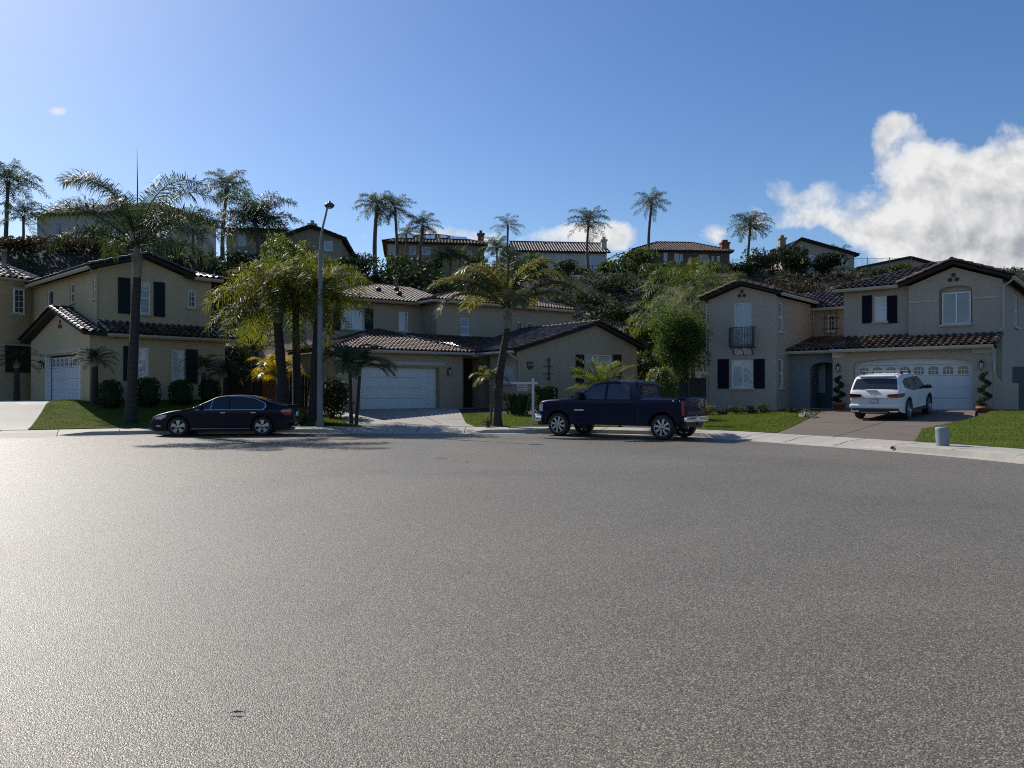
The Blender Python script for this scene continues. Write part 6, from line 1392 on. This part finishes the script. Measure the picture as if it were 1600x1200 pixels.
hill_house('low grey hilltop house whose gable shows just over the arched garage roof', 1342, 1462, 118, 4, 420, 450, M['stuccoC'], M['tileA'], 'gable', [(1380, 1386, 422, 430), (1390, 1396, 423, 430)], 10, 1.2, gable=(1420, 404, 415))
# ------------------------------------------------------------------ fences and walls
def fence_run(name, label, cat, pts, h, mats, kind, group=None, step=2.4):
    """pts: world xy; posts and rails follow the ground"""
    x, y = pts[0]; z0 = gz(x, y); T = thing(name, label, cat, (x, y, z0), 0, group); rail = MB(); O = V((x, y, z0))
    for a, b in zip(pts, pts[1:]):
        a, b = V(a), V(b); n = max(1, round((b - a).length / step))
        for k in range(n + 1):
            q = a.lerp(b, k / n); z = gz(q.x, q.y); m = MB(); m.box(q.x - .04 - x, q.x + .04 - x, q.y - .04 - y, q.y + .04 - y, z - .3 - z0, z + h + .06 - z0); m.build('post', mats[0], T)
        for k in range(n):
            q0, q1 = a.lerp(b, k / n), a.lerp(b, (k + 1) / n); w0, w1 = V((q0.x, q0.y, gz(q0.x, q0.y))) - O, V((q1.x, q1.y, gz(q1.x, q1.y))) - O
            if kind == 'bars':
                for zz in (.12, h - .08): rail.tube([w0 + V((0, 0, zz)), w1 + V((0, 0, zz))], .022, 4)
                mN = int((q1 - q0).length / .16)
                for j in range(1, mN): c = w0.lerp(w1, j / mN); rail.tube([c + V((0, 0, .12)), c + V((0, 0, h - .08))], .011, 3, cap=False)
            else:
                t = (q1 - q0).normalized(); nn = V((-t.y, t.x)); mN = max(1, int((q1 - q0).length / .145))
                for j in range(mN):
                    c0, c1 = w0.lerp(w1, (j + .04) / mN), w0.lerp(w1, (j + .96) / mN); d = V((nn.x, nn.y, 0)) * (.011 if j % 2 else .016)
                    v = [c0 - d, c1 - d, c1 + d, c0 + d]; zt = h + (.01 if j % 3 else -.01); rail.add([p - V((0, 0, .2)) for p in v] + [p + V((0, 0, zt)) for p in v], [(0, 1, 5, 4), (1, 2, 6, 5), (2, 3, 7, 6), (3, 0, 4, 7), (4, 5, 6, 7)])
    rail.build('bars' if kind == 'bars' else 'boards', mats[1], T); return T
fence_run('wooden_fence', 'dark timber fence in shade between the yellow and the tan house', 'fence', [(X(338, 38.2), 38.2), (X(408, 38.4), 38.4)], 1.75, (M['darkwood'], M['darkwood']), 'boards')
fence_run('wooden_fence', 'sunlit redwood fence panel under the yellow leaved palm', 'fence', [(X(409, 38.42), 38.42), (X(446, 38.6), 38.6)], 1.75, (M['wood'], M['wood']), 'boards')  # fence's sunlit stretch put into the colour as a redder, lighter wood
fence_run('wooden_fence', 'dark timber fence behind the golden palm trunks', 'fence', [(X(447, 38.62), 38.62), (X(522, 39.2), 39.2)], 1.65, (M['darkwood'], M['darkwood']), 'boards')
fence_run('iron_fence', 'thin railing along the slope top before the pale hilltop house', 'fence', [(X(62, 84), 84), (X(290, 83), 83)], 1.6, (M['iron'], M['iron']), 'bars')
fence_run('iron_fence', 'thin railing along the hill crest before the cream and the brown house', 'fence', [(X(822, 104.5), 104.5), (X(960, 106.5), 106.5), (X(1142, 107), 107)], 1.7, (M['iron'], M['iron']), 'bars', step=3.2)
fence_run('iron_fence', 'thin railing along the crest below the grey hilltop gable', 'fence', [(X(1145, 106), 106), (X(1425, 106), 106)], 1.8, (M['iron'], M['iron']), 'bars', step=3.2)
def block_wall(label, pts, h, mat, th=.2):
    x, y = pts[0]; z0 = gz(x, y); m = MB()
    for a, b in zip(pts, pts[1:]):
        a, b = V(a), V(b); t = (b - a).normalized(); nn = V((-t.y, t.x)) * th / 2; n = max(1, int((b - a).length / 2))
        for k in range(n):
            p, q = a.lerp(b, k / n), a.lerp(b, (k + 1) / n); zb = min(gz(p.x, p.y), gz(q.x, q.y)) - .4 - z0; zt = max(gz(p.x, p.y), gz(q.x, q.y)) + h - z0
            c = [V((v.x - x, v.y - y, 0)) for v in (p - nn, q - nn, q + nn, p + nn)]
            m.add([V((v.x, v.y, zb)) for v in c] + [V((v.x, v.y, zt)) for v in c], [(0, 1, 5, 4), (1, 2, 6, 5), (2, 3, 7, 6), (3, 0, 4, 7), (4, 5, 6, 7)])
    o = m.build('garden_wall', mat, None, (x, y, z0)); tag(o, label, 'wall')
block_wall('dark block retaining wall behind the fence and the golden palms', [(X(318, 50), 50), (X(520, 52), 52)], 4.4, M['block'])
block_wall('grey garden wall between the round tree and the grey house', [(X(1040, 43), 43), (X(1108, 41.6), 41.6)], 1.55, M['graywall'])
block_wall('dark garden wall beyond the curved buttress of the grey house', [(X(1577, 36.2), 36.2), (X(1720, 38), 38)], 2.0, M['graywall'])
# ------------------------------------------------------------------ street furniture
def lamp():
    Y = 30.45; x = X(500, Y); z = gz(x, Y); L = thing('street_lamp', 'tall grey street lamp with a curved neck and flat green head', 'street lamp', (x, Y, z)); h = Z(345, Y) - z
    top = V((X(514, Y) - x, 0, Z(322, Y) - z)); m = MB(); m.lathe([(.15, -.1), (.15, .25), (.125, .3)], 16); m.tube([(0, 0, .2), (0.0, 0, h * .5), (0.02, 0, h * .86)], [.125, .098, .078], 16)
    m.build('pole', M['pole'], L); m = MB(); m.tube([(0.02, 0, h * .86), (.05, 0, h * .93), (.13, 0, h * .98), (.24, 0, h + .28), (top.x - .06, 0, top.z)], [.05, .045, .042, .04, .038], 10); m.build('arm', M['pole'], L)
    m = MB(); c = top + V((.02, 0, .02)); m.lathe([(.001, -.10), (.13, -.09), (.19, -.02), (.19, .03), (.12, .10), (.05, .12), (.045, .18), (.001, .19)], 20, lambda q: V((q.x * 1.05, q.y * .7, q.z)) + c); m.build('lamp_head', M['lamphead'], L)
    m = MB(); m.lathe([(.001, -.135), (.09, -.12), (.13, -.085)], 16, lambda q: V((q.x, q.y * .7, q.z)) + c); m.build('lens', M['lampglass'], L)
lamp()
def sign_post():
    Y = 30.9; x = X(833, Y); z = gz(x, Y); T = thing('sign_post', 'white timber yard sign post with a long arm beside the pickup', 'sign post', (x, Y, z)); h = Z(592, Y) - z
    m = MB(); m.box(-.046, .046, -.046, .046, -.2, h); m.add([V((-.05, -.05, h)), V((.05, -.05, h)), V((.05, .05, h)), V((-.05, .05, h)), V((0, 0, h + .06))], [(0, 1, 4), (1, 2, 4), (2, 3, 4), (3, 0, 4)]); m.build('post', M['whitewood'], T)
    za = Z(598.5, Y) - z; m = MB(); m.box(-1.0, -.048, -.04, .04, za - .042, za + .042); m.box(.048, .19, -.04, .04, za - .042, za + .042); m.build('arm', M['whitewood'], T)
    a0, a1 = X(808.5, Y) - x, X(824, Y) - x; z1, z0 = Z(601, Y) - z, Z(611, Y) - z
    S_ = thing('hanging_sign', 'small pale sign with three lines of dark lettering hanging from the white post arm', 'sign', (x, Y, z)); m = MB(); m.box(a0, a1, -.012, .012, z0, z1); m.build('board', M['signface'], S_)
    for f in (.15, .85): m = MB(); a = lerp(a0, a1, f); m.tube([(a, 0, z1 - .01), (a, 0, za - .045)], .006, 5); m.build('hook', M['iron'], S_)
    rng = random.Random(3)
    for i, f in enumerate((.80, .50, .18)):   # lettering too far off to be read: three rows of dark characters
        m = MB(); a = a0 + .03
        while a < a1 - .04: w = rng.uniform(.018, .034); zz = lerp(z0, z1, f); m.box(a, a + w, -.0155, -.0125, zz - .026, zz + .026); a += w + rng.choice((.009, .009, .02))
        m.build('lettering', M['signtext'], S_)
    m = MB(); m.box(a1 + .005, a1 + .10, -.01, .01, (z0 + z1) / 2 - .03, (z0 + z1) / 2 + .01); m.build('amber_tag', M['amber'], S_)
sign_post()
def pedestal():
    q = gp(1473, 697); T = thing('utility_pedestal', 'blue grey tilted utility pedestal on the lawn by the pavement', 'utility box', (q.x, q.y, q.z), 0.2); T.rotation_euler = (0.0, -.06, 0.25); m = MB(); r = 9.3 / FO * q.y; h = 30 / FO * q.y
    m.lathe([(r, -.1), (r, h * .9), (r * 1.0, h * .965), (r * .97, h * .985), (.001, h)], 28); m.build('housing', M['pedestal'], T); m = MB(); m.lathe([(r * 1.035, h * .86), (r * 1.035, h * .96), (r * 1.0, h * .975)], 28); m.build('cap', M['pedestal'], T); m = MB(); m.box(-.03, .03, -r * 1.03, -r * .98, h * .55, h * .62); m.build('latch', M['steel'], T)
pedestal()
def drain():
    i = min(range(len(CP)), key=lambda k: abs(CP[k].x / CP[k].y - (1391 - CX) / FO) if CP[k].y > 10 else 9); p, n = CP[i], CN[i]; T = thing('drain_outlet', 'small dark drain pipe mouth in the kerb face below the pedestal lawn', 'drain outlet', (p.x, p.y, .075))
    T.rotation_euler = (0, 0, math.atan2(n.y, n.x)); m = MB(); f = lambda q: V((.006 - q.z, q.x, q.y)); m.lathe([(.001, .004), (.042, .004)], 14, f); m.build('opening', M['black'], T); m = MB(); m.lathe([(.043, .0), (.043, .018), (.053, .018), (.055, -.01)], 14, f); m.build('pipe_rim', M['steel'], T)
drain()
def mailbox():
    Y = 29.6; x = X(1091, Y); z = gz(x, Y); T = thing('mailbox', 'dark green cluster mailbox on a short grey post behind the pickup tailgate', 'mailbox', (x, Y, z)); zb, zt = Z(648.5, Y) - z, Z(625.5, Y) - z
    m = MB(); w = .19; m.box(-w, w, -.2, .2, zb, zt); m.build('cabinet', M['boxgreen'], T); m = MB(); m.box(-w - .03, w + .03, -.23, .23, zt + .002, zt + .04); m.build('roof_cap', M['boxgreen'], T)
    m = MB()
    for i in range(2):
        for j in range(3): m.box(-w + .02 + i * .18, -w + .18 + i * .18, -.212, -.203, zb + .03 + j * (zt - zb - .05) / 3, zb + (j + 1) * (zt - zb - .05) / 3 + .015)
    m.build('locker_door', M['boxgreen'], T); m = MB(); m.box(-.01, .01, -.225, -.213, (zb + zt) / 2 - .02, (zb + zt) / 2 + .05); m.build('lock', M['chrome'], T)
    m = MB(); m.box(-.08, .08, -.08, .08, -.1, zb - .003); m.build('post', M['steel'], T); m = MB(); m.box(-.14, .14, -.14, .14, -.05, .06); m.build('base_plate', M['steel'], T)
mailbox()
# plaque and iron ornament hung on the tan front room wall
a0, a1, z0, z1 = CA2.rect(823, 833, 565, 575)
T = thing('address_plaque', 'small dark house number plaque on the tan gable wall', 'plaque', CA2.pt(0, 0)); T.location = (F2.o.x, F2.o.y, F2.z); T.rotation_euler = (0, 0, F2.a)
m = MB(); pbox(m, CA2, a0, a1, z0, z1, .004, .03); pbox(m, CA2, lerp(a0, a1, .2), lerp(a0, a1, .8), z0 - .08, z0 - .003, .004, .03); m.build('board', M['plaque'], T)
text_mesh('house_number', '1104', .15, M['digit'], T, Matrix.Translation(CA2.pt((a0 + a1) / 2, (z0 + z1) / 2, .036)) @ Matrix.Rotation(PI / 2, 4, 'X'))
T = thing('wall_ornament', 'black iron lattice ornament on the tan gable wall', 'wall ornament', (F2.o.x, F2.o.y, F2.z)); T.rotation_euler = (0, 0, F2.a); m = MB(); a0, a1, z0, z1 = CA2.rect(848, 863, 558, 595)
for f in (.55, .68): a = lerp(a0, a1, f); m.tube([CA2.pt(a, z0, .05), CA2.pt(a, z1, .05)], .016, 6)
for f, e in ((.30, 0), (.62, 0), (.1, .25), (.88, .25)): zz = lerp(z0, z1, f); m.tube([CA2.pt(lerp(a0, a1, e), zz, .068), CA2.pt(lerp(a0, a1, 1 - e), zz, .068)], .016, 6)
m.build('iron_lattice', M['iron'], T)
# twigs lying on the road
for px, py, lb in ((372, 1118, 'small dark twig lying on the asphalt in front'), (690, 717, 'dark scrap lying far out on the asphalt')):
    Y = CH * FO / (py - HZ); rng = random.Random(px); T = thing('twig', lb, 'twig', (X(px, Y), Y, .008)); m = MB(); s = .04 if py > 800 else .16
    m.tube([(-s, 0, .006), (-.2 * s, .2 * s, .012), (.9 * s, .1 * s, .006)], [.002, .0035, .0015], 5)
    for k in range(7): a = rng.uniform(0, 6.28); c = V((rng.uniform(-.5, .5) * s, 0, .008)); m.tube([c, c + V((math.cos(a), math.sin(a), .2)) * s * .6], [.0016, .0006], 4)
    m.build('branch', M['darkwood'], T)
# ------------------------------------------------------------------ light, sky and camera
S = V((math.sin(SUN_AZ) * math.cos(SUN_EL), math.cos(SUN_AZ) * math.cos(SUN_EL), math.sin(SUN_EL)))
ld = bpy.data.lights.new('sun', 'SUN'); ld.energy = 5.0; ld.angle = math.radians(0.53); ld.color = (1.0, 0.945, 0.87)
lo = bpy.data.objects.new('sun', ld); C.objects.link(lo); lo.rotation_euler = S.to_track_quat('Z', 'Y').to_euler(); lo.location = S * 60
wd = bpy.data.worlds.new('World'); sc.world = wd; wd.use_nodes = True
t = NT(wd.node_tree); bg = wd.node_tree.nodes['Background']
sky = t.new('ShaderNodeTexSky'); sky.sky_type = 'NISHITA'; sky.sun_disc = False; sky.sun_elevation = SUN_EL; sky.sun_rotation = SUN_AZ
sky.altitude = 80; sky.air_density = 1.0; sky.dust_density = 0.6; sky.ozone_density = 3.0
hs = t.new('ShaderNodeHueSaturation', i_Color=sky.outputs[0]); hs.inputs['Saturation'].default_value = 1.22; hs.inputs['Hue'].default_value = 0.506; hs.inputs['Value'].default_value = 1.2
# clouds: a field of soft banks fixed to directions of the sky (azimuth and height), broken up by fractal noise
geo = t.new('ShaderNodeTexCoord'); sx = t.new('ShaderNodeSeparateXYZ'); t.link(geo.outputs['Generated'], sx.inputs[0])
fy = t.math('MAXIMUM', sx.outputs[1], 0.02)
u = t.math('DIVIDE', sx.outputs[0], fy); v = t.math('DIVIDE', sx.outputs[2], fy)
cb = t.new('ShaderNodeCombineXYZ'); t.link(u, cb.inputs[0]); t.link(v, cb.inputs[1]); uv = cb.outputs[0]
wn = t.new('ShaderNodeTexNoise'); t.link(uv, wn.inputs['Vector']); wn.inputs['Scale'].default_value = 7; wn.inputs['Detail'].default_value = 4
wv = t.new('ShaderNodeVectorMath', operation='SUBTRACT'); t.link(wn.outputs['Color'], wv.inputs[0]); wv.inputs[1].default_value = (0.5, 0.5, 0.5)
ws = t.new('ShaderNodeVectorMath', operation='SCALE'); t.link(wv.outputs[0], ws.inputs[0]); ws.inputs['Scale'].default_value = 0.055
wa = t.new('ShaderNodeVectorMath', operation='ADD'); t.link(uv, wa.inputs[0]); t.link(ws.outputs[0], wa.inputs[1]); uvw = wa.outputs[0]
s2 = t.new('ShaderNodeSeparateXYZ'); t.link(uvw, s2.inputs[0]); vw = s2.outputs[1]
BANKS = [(1400, 200, 27, 22, .95), (1384, 242, 20, 32, .75), (1440, 268, 32, 48, 1.0), (1470, 330, 90, 62, 1.3), (1536, 268, 58, 48, 1.15), (1600, 285, 55, 48, 1.1), (1560, 370, 110, 80, 1.5), (1660, 350, 90, 120, 1.4), (1440, 385, 70, 40, .9),
         (1240, 310, 48, 24, .62), (93, 172, 17, 9, .42)]
tot = None
for px, py, rx, ry, amp in BANKS:
    q = t.new('ShaderNodeVectorMath', operation='SUBTRACT'); t.link(uvw, q.inputs[0]); q.inputs[1].default_value = ((px - CX) / FO, (HZ - py) / FO, 0)
    q2 = t.new('ShaderNodeVectorMath', operation='MULTIPLY'); t.link(q.outputs[0], q2.inputs[0]); q2.inputs[1].default_value = (FO / rx, FO / ry, 0)
    d = t.new('ShaderNodeVectorMath', operation='DOT_PRODUCT'); t.link(q2.outputs[0], d.inputs[0]); t.link(q2.outputs[0], d.inputs[1])
    e = t.math('MULTIPLY', t.math('POWER', 0.42, d.outputs['Value']), amp)
    tot = e if tot is None else t.math('ADD', tot, e)
# a thin low band of broken cloud: its height and strength follow the azimuth
f01 = t.math('MULTIPLY_ADD', u, FO / 1600, 0.5)
amp_ = t.ramp(f01, [(0.33, 0.0), (0.37, .45), (0.40, .5), (0.445, .6), (0.475, .65), (0.50, .4), (0.535, .6), (0.565, 1.0), (0.605, .95), (0.63, .15), (0.675, .15), (0.70, .62), (0.715, .1), (0.735, .35), (0.77, .75), (0.81, .8), (0.85, .75), (0.9, .9), (1.0, .9)])
ctr = t.ramp(f01, [(0.33, .19), (0.5, .20), (0.57, .208), (0.605, .198), (0.69, .205), (0.75, .215), (0.80, .222), (0.85, .20), (1.0, .18)])
dv = t.math('DIVIDE', t.math('SUBTRACT', vw, ctr), 0.016)
tot = t.math('ADD', tot, t.math('MULTIPLY', t.math('POWER', 0.42, t.math('MULTIPLY', dv, dv)), amp_))
n1 = t.noise(uv, 11, 10, 0.6, 0.15); sh = t.new('ShaderNodeVectorMath', operation='ADD'); t.link(uv, sh.inputs[0]); sh.inputs[1].default_value = (-0.012, 0.012, 0)
n2 = t.noise(sh.outputs[0], 11, 10, 0.6, 0.15)
dens = t.math('ADD', tot, t.math('MULTIPLY', t.math('SUBTRACT', n1, 0.5), 2.3))
alpha = t.ramp(dens, [(0.28, 0.0), (0.45, 0.40), (0.68, 0.88), (1.0, 1.0)])
front_ = t.math('GREATER_THAN', sx.outputs[1], 0.05); alpha = t.math('MULTIPLY', alpha, t.math('MULTIPLY', front_, t.ramp(tot, [(0.10, 0.0), (0.30, 1.0)])))
relief = t.math('MULTIPLY', t.math('SUBTRACT', n1, n2), 3.0)
body = t.ramp(t.math('MULTIPLY', tot, 0.3), [(0.16, 1.0), (0.45, 0.86), (0.95, 0.5)])                     # thick cores are greyer than the lit rims
tone = t.math('ADD', t.math('ADD', body, relief), -0.05, clamp=True)
ccol = t.mix(tone, (3.6, 3.8, 4.2), (8.4, 8.4, 8.4))
skyc = t.mix(alpha, hs.outputs[0], ccol)
t.link(skyc, bg.inputs[0]); bg.inputs[1].default_value = 0.088

cd = bpy.data.cameras.new('camera'); cam = bpy.data.objects.new('camera', cd); C.objects.link(cam)
cam.location = (0, 0, CH); cam.rotation_euler = (PI / 2, 0, 0); cd.sensor_width = 36; cd.lens = 36 * FO / 1600
cd.shift_y = (HZ - 600) / 1600; cd.clip_start = 0.05; cd.clip_end = 2000
sc.camera = cam
sc.render.resolution_x, sc.render.resolution_y = 1024, 768
sc.view_settings.view_transform = 'Standard'; sc.view_settings.look = 'None'; sc.view_settings.gamma = 1; sc.view_settings.exposure = 0.2
sc.cycles.max_bounces = 6; sc.cycles.use_adaptive_sampling = False; sc.cycles.sample_clamp_indirect = 4.0; sc.cycles.transparent_max_bounces = 4; sc.cycles.use_denoising = False; sc.cycles.filter_width = 1.1; sc.cycles.caustics_reflective = False; sc.cycles.caustics_refractive = False
